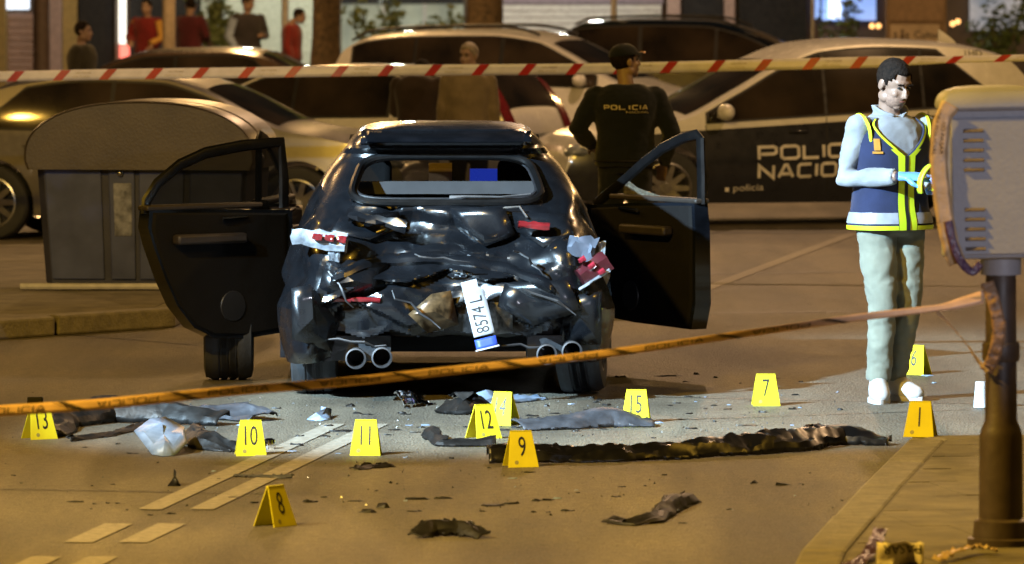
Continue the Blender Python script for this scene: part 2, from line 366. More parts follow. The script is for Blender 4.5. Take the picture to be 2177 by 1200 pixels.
# ------------------------------------------------------------------ parked cars
def car(name, label, loc, yaw, L, Wd, top, belt, ww, rw, sides, axles, paint, R=.32, lower=None, group='cars parked behind the cordon',
        rails=False, tall_lights=False, rearlights=True, mirror=None, seams=(), handles=(), spokes=10, det=1.0, trim=True, hood_lower=False, lrow=9):
    t = thing(name, label, 'car', loc, yaw, group); hw = Wd/2; Hm = max(z for x, z in top); x0, x1 = top[0][0], top[-1][0]
    zt = lambda x: sinterp(top, x)
    bl = lambda x: interp(belt, x)
    def wb(x):
        q = (x-(x0+x1)/2)/((x1-x0)/2); q = abs(q)
        return hw*(1-.17*q**7-.03*q**2)
    def Wf(x, z):
        b = bl(x)
        if z < .55: g = .93+.07*smooth(.15, .55, z)
        elif z < b: g = 1-.05*(z-.55)/(b-.55)
        else: g = .95-.21*(max(0, z-b)/(Hm-b))**1.12
        return wb(x)*g
    cr = .055
    def zs(x):
        return max(zt(x)-cr, min(bl(x), zt(x)-cr-.012)+.012)
    def topz(x, y):
        s0 = zs(x); wv = Wf(x, s0); q = min(1, abs(y)/wv); return s0+(zt(x)-s0)*(1-q**3.2)
    Ra = R+.045
    def zb(x):
        z = .20+.10*smooth(x1-.35, x1, x)+.10*smooth(x0+.35, x0, x)
        for xa in axles:
            d = abs(x-xa)
            if d < Ra: z = max(z, R+math.sqrt(max(0, Ra*Ra-d*d)))
        return z
    xs = set(round(x0+(x1-x0)*i/int(90*det), 4) for i in range(int(90*det)+1))
    for xa in axles:
        for d in (Ra, Ra*.995, Ra*.97, Ra*.9): xs |= {round(xa-d, 4), round(xa+d, 4)}
    for x, z in top: xs.add(round(x, 4))
    for e in (.004, .015, .03, .05, .08): xs |= {round(x0+e, 4), round(x1-e, 4)}
    xs = sorted(x for x in xs if x0 <= x <= x1)
    rows = []
    for x in xs:
        b0 = zb(x); s0 = zs(x); b = min(bl(x), s0-.012); b0 = min(b0, b-.02); row = [(x, 0, b0), (x, Wf(x, b0)*.8, b0), (x, Wf(x, b0), b0+.004)]
        for i in range(1, 7): z = lerp(b0, max(b0+.01, b-.045), i/6); row.append((x, Wf(x, z), z))
        row.append((x, Wf(x, b), b))
        for i in range(1, 7): z = lerp(b, s0, i/6); row.append((x, Wf(x, z), z))
        wv = Wf(x, s0)
        for i in range(1, 8): y = wv*math.cos(math.pi/2*i/7); row.append((x, y, topz(x, y)))
        rows.append(row)
    mb = MB()
    for sg in (1, -1):
        rr = [[(p[0], p[1]*sg, p[2]) for p in r] for r in rows]; n = len(rr[0])
        vs = [p for r in rr for p in r]; o = len(mb.v); mb.v += vs
        for i in range(len(rr)-1):
            for j in range(n-1):
                mb.f.append((o+i*n+j, o+i*n+j+1, o+(i+1)*n+j+1, o+(i+1)*n+j))
                xm = rr[i][0][0]
                mb.m.append(1 if (lower and (j < lrow or (hood_lower and xm > ww[1]))) else 0)
    for r in (rows[0], rows[-1]):
        ring = [(p[0], p[1], p[2]) for p in r]+[(p[0], -p[1], p[2]) for p in r[-2:0:-1]]
        mb.add(ring, [tuple(range(len(ring)))], 1 if lower else 0)
    mats = [paint, lower] if lower else paint
    mb.build('body', mats, t, 32)
    # glass
    def side_patch(xa, xb, za, zbf, off, name, m, lines=(), n=26):
        for sg in (1, -1):
            P_ = MB(); rws = []
            for i in range(n+1):
                x = lerp(xa, xb, i/n); lo = za(x); hi = zbf(x)
                for (ax, az, bx, bz) in lines: hi = min(hi, az+(bz-az)*(x-ax)/(bx-ax))
                hi = max(hi, lo+.002)
                rws.append([(x, sg*(Wf(x, lerp(lo, hi, k/6))+off), lerp(lo, hi, k/6)) for k in range(7)])
            P_.grid(rws); P_.build(name, m, t, 50)
    def top_patch(xa, xb, ya, yb, off, name, m, n=12, k=10, parent=t):
        P_ = MB(); rws = []
        for i in range(n+1):
            x = lerp(xa, xb, i/n); sl = (zt(x+.01)-zt(x-.01))/.02; nv = Vector((-sl, 0, 1)).normalized()*off
            wv = Wf(x, zs(x))
            rws.append([Vector((x, wv*lerp(ya, yb, j/k), topz(x, wv*lerp(ya, yb, j/k))))+nv for j in range(k+1)])
        P_.grid(rws); return P_.build(name, m, parent, 50)
    for sd in sides:
        xa, xb = sd[0], sd[1]; ln = sd[2] if len(sd) > 2 else ()
        if trim: side_patch(xa-.03, xb+.03, lambda x: bl(x)+.008, lambda x: zt(x)-.075, .003, 'window_trim', M['black_trim'], [(a, b+.02, c, d+.02) for a, b, c, d in ln])
        side_patch(xa, xb, lambda x: bl(x)+.03, lambda x: zt(x)-.095, .007, 'side_window', M['glass'], ln)
    top_patch(ww[0], ww[1], -.86, .86, .006, 'windscreen', M['glass'])
    top_patch(rw[0], rw[1], -.80, .80, .006, 'rear_window', M['glass'])
    if tall_lights:
        for sg in (1, -1): top_patch(rw[0]-.085, rw[1]-.02, .74*sg, 1.0*sg, .012, 'tail_light', M['red_lens'], k=3)
    elif rearlights:
        for sg in (1, -1):
            l = MB(); zl = zt(x0+.12)-.16; l.ball((x0+.07, sg*(Wf(x0+.08, zl)-.10), zl), (.07, .13, .07), 12, 8); l.build('tail_light', M['red_lens'], t)
    for sg in (1, -1):
        l = MB(); zl = zt(x1-.2)-.14; l.ball((x1-.17, sg*(Wf(x1-.2, zl)-.13), zl), (.15, .15, .07), 12, 8); l.build('headlight', M['clear_lens'], t)
        if mirror:
            mx, mz = mirror; l = MB(); yy = Wf(mx, mz)
            l.ball((mx, sg*(yy+.13), mz+.04), (.075, .11, .075), 14, 9); l.tube([(mx+.02, sg*(yy-.01), mz), (mx+.02, sg*(yy+.08), mz+.01)], .025, 8); l.build('wing_mirror', paint, t)
    for xsn in seams:
        for sg in (1, -1):
            l = MB(); rws = []
            for k in range(9):
                z = lerp(.30, bl(xsn)-.0, k/8); rws.append([(xsn-.004, sg*(Wf(xsn, z)+.002), z), (xsn+.004, sg*(Wf(xsn, z)+.002), z)])
            l.grid(rws); l.build('door_seam', M['ink'], t)
    for xh in handles:
        for sg in (1, -1):
            l = MB(); z = bl(xh)-.11; l.box((xh, sg*(Wf(xh, z)+.012), z), (.17, .022, .022)); bevel(l.build('door_handle', lower or paint, t), .006)
    if rails:
        for sg in (1, -1):
            l = MB(); pts = [(lerp(rw[1]+.05, ww[1]-.15, i/12),) for i in range(13)]
            pts = [(p[0], sg*(Wf(p[0], zs(p[0]))*.93), zt(p[0])+.005+.03*min(1, min(i, 12-i))) for i, p in enumerate(pts)]
            l.tube(pts, .016, 8); l.build('roof_rail', M['black_trim'], t)
    l = MB(); l.box((x0-.012, 0, .50 if not tall_lights else .72), (.012, .50, .11)); l.build('number_plate', M['plate'], t)
    for xa in axles:
        for sg in (1, -1): put_wheel(t, xa, sg*(hw-.115), R, .21, spokes)
    t['_'] = 0; del t['_']
    return t, dict(Wf=Wf, zt=zt, bl=bl, topz=topz, zs=zs, top_patch=top_patch)
# ================================================================== SETTING
def sheet(name, pts, z, m, parent=None, kind='structure'):
    mb = MB(); mb.add([(p[0], p[1], z) for p in pts], [tuple(range(len(pts)))]); o = mb.build(name, m, parent, None)
    if parent is None: tag(o, kind=kind)
    return o
road = sheet('road', [(-150, -40), (150, -40), (150, 260), (-150, 260)], 0, M['asphalt'])
def stripe(name, a, b, wd, m, z=.004):
    a, b = Vector(a).to_2d(), Vector(b).to_2d(); d = (b-a).normalized(); n = Vector((-d.y, d.x))*wd/2
    return sheet(name, [a-n, b-n, b+n, a+n], z, m, road)
# lane line: two solid bands, then broken ones towards the camera
DL = (G(575, 965)-G(315, 1085)).normalized()
l0 = G(318, 1085); l1 = G(428, 1085)
for p0 in (l0, l1):
    stripe('lane_line', p0, p0+DL*4.6, .10, M['paint'])
    for k in range(3):
        e = p0-DL*(.62+k*1.33); stripe('lane_dash', e-DL*.78, e, .115, M['paint'])
stripe('lane_line', G(1490, 619), G(1815, 497), .11, M['paint'])
for (a, b, wd) in [(G(1290, 586), G(1900, 578), .05), (G(1310, 668), G(2050, 662), .05), (G(1200, 497), G(1830, 494), .30), (G(1250, 842), G(2200, 862), .02), (G(1200, 902), G(2177, 868), .018), (G(-60, 1040), G(620, 1052), .02), (G(0, 700), G(420, 735), .02)]:
    stripe('tar_seam', a, b, wd, M['tar'], .003)

def kerbed(name, pts, h, topm, kw=.16, z_in=None):
    """raised island: fill sheet plus separate kerb stones along the outline"""
    mb = MB(); n = len(pts); P2 = [Vector((p[0], p[1])) for p in pts]; inn = []
    area = sum(P2[i].x*P2[(i+1) % n].y-P2[(i+1) % n].x*P2[i].y for i in range(n)); sg = 1 if area > 0 else -1
    for i in range(n):
        a = (P2[i]-P2[i-1]).normalized(); b = (P2[(i+1) % n]-P2[i]).normalized()
        na, nb = Vector((-a.y, a.x))*sg, Vector((-b.y, b.x))*sg; m = (na+nb); m = m/m.length_squared*2
        inn.append(P2[i]+m*kw)
    mb.add([(p.x, p.y, h-.006) for p in inn]+[(p.x, p.y, .001) for p in inn], [tuple(range(n))]+[(i, (i+1) % n, n+(i+1) % n, n+i) for i in range(n)])
    root = tag(mb.build(name, topm, None, None), kind='structure')
    for i in range(n):
        a, b, ai, bi = P2[i], P2[(i+1) % n], inn[i], inn[(i+1) % n]; Ln = (b-a).length; k = max(1, int(Ln/.95))
        for j in range(k):
            t0, t1 = j/k+.004*(j > 0), (j+1)/k-.004*(j < k-1); dz = random.Random(i*31+j).uniform(-.004, .004)
            q = [lerp(a, b, t0), lerp(a, b, t1), lerp(ai, bi, t1), lerp(ai, bi, t0)]
            o = MB().add([(p.x, p.y, .0005) for p in q]+[(p.x, p.y, h+dz) for p in q], [(3, 2, 1, 0), (4, 5, 6, 7)]+[(e, (e+1) % 4, 4+(e+1) % 4, 4+e) for e in range(4)]).build('kerb_stone', M['kerb'], root, None)
            bevel(o, .015)
    return root
island = kerbed('bin_island', [G(-420, 752), G(372, 697), G(560, 600), G(520, 545), G(-420, 560)], .12, M['tile'])
isl2 = [G(1700, 1172, .1), G(1831, 1030, .1), G(1935, 928, .1), G(2300, 924, .1), G(2700, 935, .1), G(2600, 1420, .1), G(1580, 1420, .1)]
pave = kerbed('pavement', isl2, .10, M['grout'], .17)
# paving tiles on the corner, each its own piece, laid to the kerb's slant
tile_c = G(1960, 1070, .1); ta = math.radians(10); tu = Vector((math.cos(ta), math.sin(ta))); tv = Vector((-math.sin(ta), math.cos(ta)))
def inside(p, poly):
    c = False; n = len(poly)
    for i in range(n):
        a, b = poly[i], poly[(i+1) % n]
        if (a.y > p.y) != (b.y > p.y) and p.x < (b.x-a.x)*(p.y-a.y)/(b.y-a.y)+a.x: c = not c
    return c
pp2 = [Vector((p[0], p[1])) for p in isl2]; n = len(pp2); shr = []
for i in range(n):
    a = (pp2[i]-pp2[i-1]).normalized(); b = (pp2[(i+1) % n]-pp2[i]).normalized(); na, nb = Vector((-a.y, a.x)), Vector((-b.y, b.x)); m = na+nb
    sgn = 1 if sum(pp2[k].x*pp2[(k+1) % n].y-pp2[(k+1) % n].x*pp2[k].y for k in range(n)) > 0 else -1
    shr.append(pp2[i]+m/m.length_squared*2*sgn*.185)
TW, TD = .26, .62
rt = random.Random(3); cnt = 0
for j in range(-16, 17):
    for i in range(-12, 20):
        if cnt >= 260: break
        c = Vector((tile_c.x, tile_c.y))+tu*((i+.5*(j % 2))*TW*1.0)+tv*(j*TD)
        cor = [c+tu*sx*(TW/2-.002)+tv*sy*(TD/2-.004) for sx, sy in ((-1, -1), (1, -1), (1, 1), (-1, 1))]
        for e in range(len(shr)):                # cut the tiles to the inner edge of the kerb
            A_, B_ = shr[e], shr[(e+1) % len(shr)]; nx = Vector((-(B_-A_).y, (B_-A_).x))*sgn; out = []
            for q in range(len(cor)):
                u_, v_ = cor[q], cor[(q+1) % len(cor)]; du, dv = (u_-A_).dot(nx), (v_-A_).dot(nx)
                if du >= 0: out.append(u_)
                if (du >= 0) != (dv >= 0): out.append(u_.lerp(v_, du/(du-dv)))
            cor = out
            if len(cor) < 3: break
        if len(cor) < 3: continue
        nc = len(cor)
        dz = rt.uniform(-.002, .002); h = .1+dz; cnt += 1
        MB().add([(q.x, q.y, .094) for q in cor]+[(q.x, q.y, h) for q in cor], [tuple(range(nc, 2*nc))]+[(e, (e+1) % nc, nc+(e+1) % nc, nc+e) for e in range(nc)]).build('paving_tile', M['tile'], pave, None)
# far pavement
kerbed('far_pavement', [(-40, 79.5), (40, 79.5), (40, 125), (-40, 125)], .15, M['tile'], .2)

# ================================================================== BUILDINGS AND BACKGROUND
M['wall_dark'] = mat('dark_facade', (.10, .07, .045), .85, var=.2, vscale=1.2)
M['wall_pink'] = mat('pinkish_render', (.30, .20, .17), .85)
M['wall_ochre'] = mat('ochre_panel', (.26, .17, .05), .8)
M['wall_pale'] = mat('lit_pale_wall', (.40, .42, .34), .8, bump=.1)
M['win_green'] = mat('lit_shop_window', (.10, .11, .09), .3, emit=(.30, .33, .25), estr=.5, var=.4, vscale=2)
M['win_dark'] = mat('dark_shop_glass', (.02, .02, .022), .1)
M['shutter'] = mat('shutter_slat', (.42, .39, .37), .55, bump=.05)
M['shutter_top'] = mat('shutter_box', (.16, .12, .15), .6)
M['tube'] = mat('lit_tube', (.9, .9, .85), .4, emit=(1, .97, .86), estr=1.6)
M['redlamp'] = mat('lit_red_lamp', (.7, .1, .08), .4, emit=(1, .22, .16), estr=1.6)
M['bluelamp'] = mat('lit_blue_panel', (.4, .55, .9), .4, emit=(.16, .36, .95), estr=.9, var=.3, vscale=1.5)
M['whitelamp'] = mat('lit_white_panel', (.8, .85, .95), .4, emit=(.7, .82, 1), estr=1.6)
M['amberlamp'] = mat('lit_amber_lamp', (.9, .5, .2), .4, emit=(1, .5, .16), estr=3)
D_F = 104.0
bld = thing('shop_building', 'long dark shop building with lit windows and grey shutter behind the cars', 'building', (0, D_F, .15))
def fr(name, x0, x1, z0, z1, m, y=-.02, th=.10, parent=bld):
    s_ = S(D_F+y); a = (x0-CX)/s_; b = (x1-CX)/s_
    o = MB().box(((a+b)/2, y+th/2, (z0+z1)/2-.15), (b-a, th, z1-z0)).build(name, m, parent, None); return o
MB().box((0, 4.5, 4), (62, 8.6, 8)).build('wall', M['wall_dark'], bld, None)
fr('pillar', -60, 12, .15, 3.4, M['wall_ochre'], -.30, .4)
sh = fr('roller_shutter', 15, 75, .15, 1.55, M['wall_pink'], -.02)
for k in range(11): fr('slat', 17, 73, .22+k*.12, .31+k*.12, M['wall_pink'], -.05, .03)
fr('lit_sign', 8, 62, 1.62, 2.3, M['whitelamp'], -.10, .06)
fr('post', 104, 130, .15, 3.4, M['wall_pink'], -.20, .2)
fr('panel', 133, 164, .15, 3.4, M['wall_ochre'], -.05)
dr = fr('glass_door', 168, 246, .15, 2.6, M['win_dark'], -.06, .06)
fr('door_frame', 246, 251, .15, 2.7, M['steel'], -.10, .1)
fr('tube_light', 253, 267, 1.0, 3.2, M['tube'], -.22, .10)
fr('red_lamp', 254, 274, .72, .98, M['redlamp'], -.24, .14)
fr('shop_window', 276, 425, .5, 2.9, M['win_dark'], -.05)
fr('pale_wall', 428, 668, .15, 3.2, M['wall_pale'], -.08)
fr('shop_window', 726, 985, .35, 3.0, M['win_green'], -.06)
fr('window_beam', 726, 985, 1.72, 2.0, M['win_dark'], -.12, .06)
for xm in (812, 900): fr('mullion', xm, xm+6, .35, 3.0, M['steel'], -.11, .05)
rs = fr('roller_shutter', 1068, 1408, .15, 2.9, M['shutter_top'], -.03, .03)
for k in range(13): fr('slat', 1070, 1406, .22+k*.115, .22+k*.115+.098, M['shutter'], -.075-.012*(k % 2), .05)
fr('shutter_box', 1066, 1410, 1.72, 2.2, M['shutter_top'], -.12, .12)
fr('pilaster', 1418, 1446, .15, 3.4, M['wall_pink'], -.15, .2)
fr('pilaster', 1540, 1562, .15, 3.4, M['wall_pink'], -.15, .2)
fr('dark_window', 1450, 1536, .7, 2.8, M['win_dark'], -.05)
fr('dark_window', 1566, 1715, .7, 2.8, M['win_dark'], -.05)
fr('lit_window', 1748, 1862, 1.42, 2.6, M['bluelamp'], -.10)
fr('lit_window', 1733, 1743, 1.45, 2.3, M['bluelamp'], -.10)
fr('bright_lamp', 1762, 1788, 1.45, 1.85, M['whitelamp'], -.18, .06)
for (x, z) in ((2023, 1.36), (2034, 1.40), (1852, 1.32), (1866, 1.32)):
    o = MB().ball(((x-CX)/S(D_F), -.25, z-.15), .045, 10, 6).build('wall_lamp', M['amberlamp'], bld)
fr('lit_window', 2062, 2190, 1.25, 2.6, M['whitelamp'], -.10).data.materials[0] = mat('dim_lit_window', (.4, .42, .46), .3, emit=(.5, .56, .66), estr=.35, var=.5, vscale=3)

def pole(px, wpx, d, m, label, top=4.6, base=.15):
    x = (px-CX)/S(d); r = wpx/S(d)/2
    t = thing('pole', label, 'pole', (x, d, base))
    MB().lathe([(r*1.5, 0), (r*1.5, .25), (r*1.05, .3), (r, top)], 16, cap=True).build('shaft', m, t)
    MB().lathe([(r*2.2, 0), (r*2.2, .03), (r*1.6, .04)], 16, cap=True).build('base_plate', m, t)
    MB().lathe([(r*1.15, top-.08), (r*1.15, top+.01), (r*.3, top+.05)], 16, cap=True).build('cap', m, t)
pole(359, 27, 81.5, mat('beige_pole', (.30, .24, .17), .6), 'thick beige pole between man in red vest and man in maroon')
pole(606, 15, 90, M['steel'], 'grey pole in front of the pale lit wall', 4.2)
pole(1305, 13, 82, M['steel'], 'grey pole in front of the roller shutter', 4.2)
pole(88, 34, 86, mat('dark_column', (.045, .03, .028), .6), 'thick dark column beside the pinkish shutter')
pole(1728, 7, 80.5, M['steel'], 'thin grey pole beside the blue lit window', 4.0)

def leaves(mb, c, r, n, size, rnd, mi=0, squash=(1, 1, 1)):
    for _ in range(n):
        while True:
            p = Vector((rnd.uniform(-1, 1), rnd.uniform(-1, 1), rnd.uniform(-1, 1)))
            if p.length < 1: break
        p = Vector(c)+Vector((p.x*r*squash[0], p.y*r*squash[1], p.z*r*squash[2]))
        Mx = Euler((rnd.uniform(0, 6.3), rnd.uniform(0, 6.3), rnd.uniform(0, 6.3))).to_matrix(); s_ = size*rnd.uniform(.6, 1.3)
        q = [Mx @ Vector(v)*s_+p for v in ((0, -1, 0), (.45, 0, .12), (0, 1, 0), (-.45, 0, .12))]
        mb.add(q, [(0, 1, 2, 3)], mi)
def tree(px, wpx, d, label, flare, seed, ht=4.6):
    rnd = random.Random(seed); r = wpx/S(d)/2; t = thing('street_tree', label, 'tree', ((px-CX)/S(d), d, .15), 0, 'street trees behind the parked cars')
    pts = [(0, 0, 0), (.01, 0, .5), (0, 0, 1.2), (.02, 0, 2.0), (.03, .02, 3.0)]
    tb = MB().tube(pts, [r*1.35*flare, r*1.1*flare**.5, r*1.0, r*.95, r*.85], 16)
    for v in range(len(tb.v)):
        p = Vector(tb.v[v]); k = 1+.10*noise.noise(Vector((p.x*4, p.y*4, p.z*1.2+seed))); tb.v[v] = (p.x*k, p.y*k, p.z)
    tr = tb.build('trunk', M['bark'], t, 70)
    cr = MB()
    for k in range(7):
        a = 2*math.pi*k/7+rnd.uniform(-.3, .3); e = Vector((math.cos(a)*rnd.uniform(1, 1.9), math.sin(a)*rnd.uniform(1, 1.9), rnd.uniform(4.2, 5.8)))
        MB().tube([(0.03, .02, 2.75), (e.x*.4, e.y*.4, 3.6), tuple(e)], [r*.5, r*.3, r*.1], 8).build('limb', M['bark'], t)
        for q in range(3): leaves(cr, e+Vector((rnd.uniform(-.7, .7), rnd.uniform(-.7, .7), rnd.uniform(-.3, .7))), rnd.uniform(.45, .9), 130, .09, rnd, 0)
    cr.build('crown', M['leaf'], t, None)
tree(692, 60, 81.2, 'brown street tree trunk beside the man in a red shirt', 1.25, 5)
tree(1029, 80, 83, 'broad brown street tree trunk beside the roller shutter', 1.05, 9)
def shrub(px, d, w, h, label, seed, m, n=360, size=.075, z0=.15):
    rnd = random.Random(seed); t = thing('shrub', label, 'shrub', ((px-CX)/S(d), d, z0), 0, 'shrubs in front of the shop')
    st = MB(); fo = MB()
    for k in range(9):
        a = rnd.uniform(0, 6.28); e = Vector((math.cos(a)*w*rnd.uniform(.2, 1), math.sin(a)*w*.6*rnd.uniform(.2, 1), h*rnd.uniform(.6, 1)))
        pts = [Vector((0, 0, 0)), e*.5+Vector((rnd.uniform(-.05, .05), 0, .1)), e]
        st.tube(pts, [.016, .010, .004], 6)
        for q in range(6):
            f = .35+.65*(q+1)/6; leaves(fo, e*f+Vector((0, 0, .03)), w*.16+.05, n//54, size, rnd)
    st.build('stems', M['bark'], t); fo.build('foliage', m, t, None)
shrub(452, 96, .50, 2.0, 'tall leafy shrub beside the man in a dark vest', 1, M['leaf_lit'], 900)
shrub(860, 97, 1.0, 1.75, 'sprawling shop-lit leafy shrub in front of the lit shop window', 2, M['leaf_lit'], 700, .09)
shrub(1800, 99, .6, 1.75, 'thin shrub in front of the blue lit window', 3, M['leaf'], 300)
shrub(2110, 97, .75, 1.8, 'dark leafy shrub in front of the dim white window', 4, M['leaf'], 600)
# information board
d = 82.0; s_ = S(d)
ib = thing('notice_board', 'framed notice board with pale poster standing behind the police car', 'sign', ((1948-CX)/s_, d, .15))
MB().box((0, .03, 1.3), (.86, .08, 1.5)).build('frame', mat('board_frame', (.20, .13, .07), .6), ib, None)
MB().box((-.02, -.02, 1.05), (.70, .016, .66)).build('poster', mat('poster_paper', (.42, .33, .24), .7, var=.12, vscale=5), ib, None)
MB().box((0, -.02, 1.60), (.78, .016, .34)).build('header_panel', mat('board_header', (.24, .16, .10), .7), ib, None)
for sx in (-.36, .36): MB().box((sx, .03, .28), (.07, .07, .56)).build('leg', M['post_brown'], ib, None)
for k, word in enumerate(('Cultura', 'Cuenca')):
    tx = MB(); pc, wd = font_text(word, .15, .95); put_text(tx, pc, lambda x, y, l: (x-.03, -.031, 1.18-k*.16+y)); tx.build('lettering', M['ink'], ib, None)
fg = MB()
for k, (x, h) in enumerate(((-.30, .16), (-.20, .20), (-.13, .15))): fg.box((x, -.030, 1.04+h/2), (.055, .003, h)); fg.ball((x, -.030, 1.06+h+.02), (.025, .002, .03), 8, 5)
fg.build('printed_figures', mat('poster_print', (.10, .07, .05), .7), ib, None)

# ================================================================== WASTE CONTAINER
def bins():
    d = 38.6; s_ = S(d+.05); t = thing('waste_container', 'large grey waste container with brown barrel lid beside the wreck', 'bin', ((300-CX)/s_, d, .12), math.radians(-7))
    zt = .86; wb_, wt = .66, .72; dp = 1.0
    mb = MB()
    prof = lambda z, sx: sx*lerp(wb_, wt, z/zt)
    for za, zb_, ins in ((.0, .05, .0), (.05, zt, .0)):
        pass
    zz = [0, .03, .5, zt]
    rings = []
    for z in zz:
        w_ = lerp(wb_, wt, z/zt); i0 = .03 if z == 0 else 0; c = .05
        o = [(-w_+i0+c, 0), (w_-i0-c, 0), (w_-i0, c), (w_-i0, dp-c), (w_-i0-c, dp), (-w_+i0+c, dp), (-w_+i0, dp-c), (-w_+i0, c)]
        rings.append([(x, y+(z-zt)*-.05, z) for x, y in o])
    mb.rings(rings); bo = mb.build('body', M['bin_body'], t, 30)
    fy = lambda z: (z-zt)*-.05
    def pan(name, x0, x1, z0, z1, m, off=.018, par=t):
        k = lambda z: lerp(wb_, wt, z/zt)/wt
        q = [(x0*k(z0), fy(z0)-off, z0), (x1*k(z0), fy(z0)-off, z0), (x1*k(z1), fy(z1)-off, z1), (x0*k(z1), fy(z1)-off, z1)]
        r_ = [(a, b+off+.004, c) for a, b, c in q]
        o = MB().add(q+r_, [(0, 1, 2, 3)]+[(e, 4+e, 4+(e+1) % 4, (e+1) % 4) for e in range(4)]).build(name, m, par, None); return bevel(o, .008)
    pan('front_panel', -.66, -.27, .05, .79, M['bin_panel'])
    pan('front_panel', -.22, -.04, .05, .79, M['bin_panel'], .02)
    pan('front_panel', -.01, .30, .05, .79, M['bin_panel'])
    pan('front_panel', .34, .70, .05, .79, M['bin_panel'])
    pan('torn_sticker', -.19, -.06, .34, .70, M['sticker'], .024)
    MB().ball((-.135, -.03, .765), .022, 10, 6).build('rivet', M['alloy'], t)
    lid = MB(); N = 28
    def arc(wd, h, z0, y):
        ps = [(-wd*1.0, y, z0-.06), (-wd*1.03, y, z0+.0)]
        for i in range(N+1):
            a = math.pi*(1-i/N); ps.append((wd*1.03*math.copysign(abs(math.cos(a))**.86, math.cos(a)), y, z0+.04+h*math.sin(a)**.92))
        ps += [(wd*1.03, y, z0), (wd, y, z0-.06)]
        return ps
    secs = []
    for y, k in ((-.07, .96), (-.085, .985), (-.07, 1.0), (.30, 1.0), (.315, .97), (.38, .97), (.395, 1.0), (.97, 1.0), (.99, .97)):
        secs.append(arc(.76*(.5+.5*k), .36*k, .85, y))
    lid.rings(secs, True); lid.build('lid', M['bin_lid'], t, 30)
    for sx in (-.8, .8): MB().ball((sx*.95, .2, .85), (.05, .12, .06), 10, 6).build('hinge', M['bin_body'], t)
    bar = MB().tube([(-.86, -.30, .0), (.72, -.30, .0)], .022, 8); o = bar.build('ground_rail', mat('pale_rail', (.5, .48, .46), .5), None)
    o.location = ((325-CX)/s_, d, .142); tag(o, 'thin pale metal rail lying in front of the waste container', 'rail')
bins()
# ================================================================== PARKED CARS
rad = math.radians
pc, pf = car('police_car', 'white and navy police car with its side turned to the camera', (2.50, 51.9, 0), rad(195), 4.6, 1.84,
    [(-2.32, .5), (-2.29, .75), (-2.20, 1.02), (-2.02, 1.32), (-1.80, 1.53), (-1.25, 1.63), (-.6, 1.655), (-.1, 1.62), (.30, 1.48), (.75, 1.24), (1.28, .99), (1.65, .93), (2.12, .80), (2.27, .66), (2.32, .5)],
    [(-2.3, 1.08), (-1.2, 1.02), (1.25, .885), (2.3, .80)], (1.20, .34), (-2.17, -1.86),
    [(-1.72, -1.0, [(-1.72, 1.09, -1.2, 1.5)]), (-.97, -.08), (-.05, 1.02)], (1.42, -1.40), M['white_paint'], R=.34, lower=M['navy_paint'],
    mirror=(.90, .97), seams=(-1.02, -.065, 1.05), handles=(-.75, .20), group='police vehicles', lrow=8)
def pol_side(x, z, l): return (x, pf['Wf'](x, z)+.004+l, z)
for word, hh, ws, xx, zz in (('POLICIA', .135, 1.18, .585, .575), ('NACIONAL', .135, .98, .585, .41)):
    tx = MB(); p, wd = stroke_text(word, hh, ws, .027, .022)
    put_text(tx, p, lambda x, y, l: pol_side(xx-x, zz+y+.03*x, l)); tx.build('police_lettering', M['white_print'], pc, None)
tx = MB(); p, wd = font_text('policia', .085, 1.3); put_text(tx, p, lambda x, y, l: pol_side(.80-x, .29+y+.03*x, l)); tx.build('small_lettering', M['white_print'], pc, None)
MB().box(pol_side(.86, .325, 0), (.035, .006, .035)).build('small_emblem', M['white_print'], pc, None)
tx = MB(); p, wd = font_text('1HD', .085, 1.1)
put_text(tx, p, lambda x, y, l: (-1.42-x, pf['Wf'](-1.5, 1.50+y)+.006, 1.49+y)); tx.build('roof_code', M['ink'], pc, None)
fn = MB(); rows = []
for i in range(8):
    q = i/7; hgt = .13*(1-q)**.8; hw_ = .028*(1-q)+.004
    rows.append([(-1.42-.17*q*1.0-(.0), sgn*hw_*k, pf['zt'](-1.45)-.01+hz) for sgn, k, hz in ((-1, 1, 0), (-1, .4, hgt), (1, .4, hgt), (1, 1, 0))])
fn.rings([[Vector(p) for p in r] for r in rows][::-1]); fn.build('roof_aerial', M['white_paint'], pc)
for xb in (-.9, .1):
    pass
# silver car, nose to the right
car('silver_car', 'silver saloon car parked behind the waste container', (-2.906, 48.76, 0), rad(-12), 4.4, 1.78,
    [(-2.22, .5), (-2.19, .72), (-2.1, .93), (-1.72, 1.10), (-1.15, 1.34), (-.5, 1.415), (.1, 1.40), (.48, 1.30), (1.2, .98), (1.55, .92), (2.02, .79), (2.18, .65), (2.22, .5)],
    [(-2.2, .93), (1.2, .87), (2.2, .8)], (1.14, .50), (-1.68, -1.18), [(-1.35, -.30, [(-1.4, .96, -1.0, 1.30)]), (-.26, .98)], (1.33, -1.30), M['silver_paint'], R=.315, mirror=(.80, .93), seams=(-.28, 1.02), handles=(-.95, -.02))
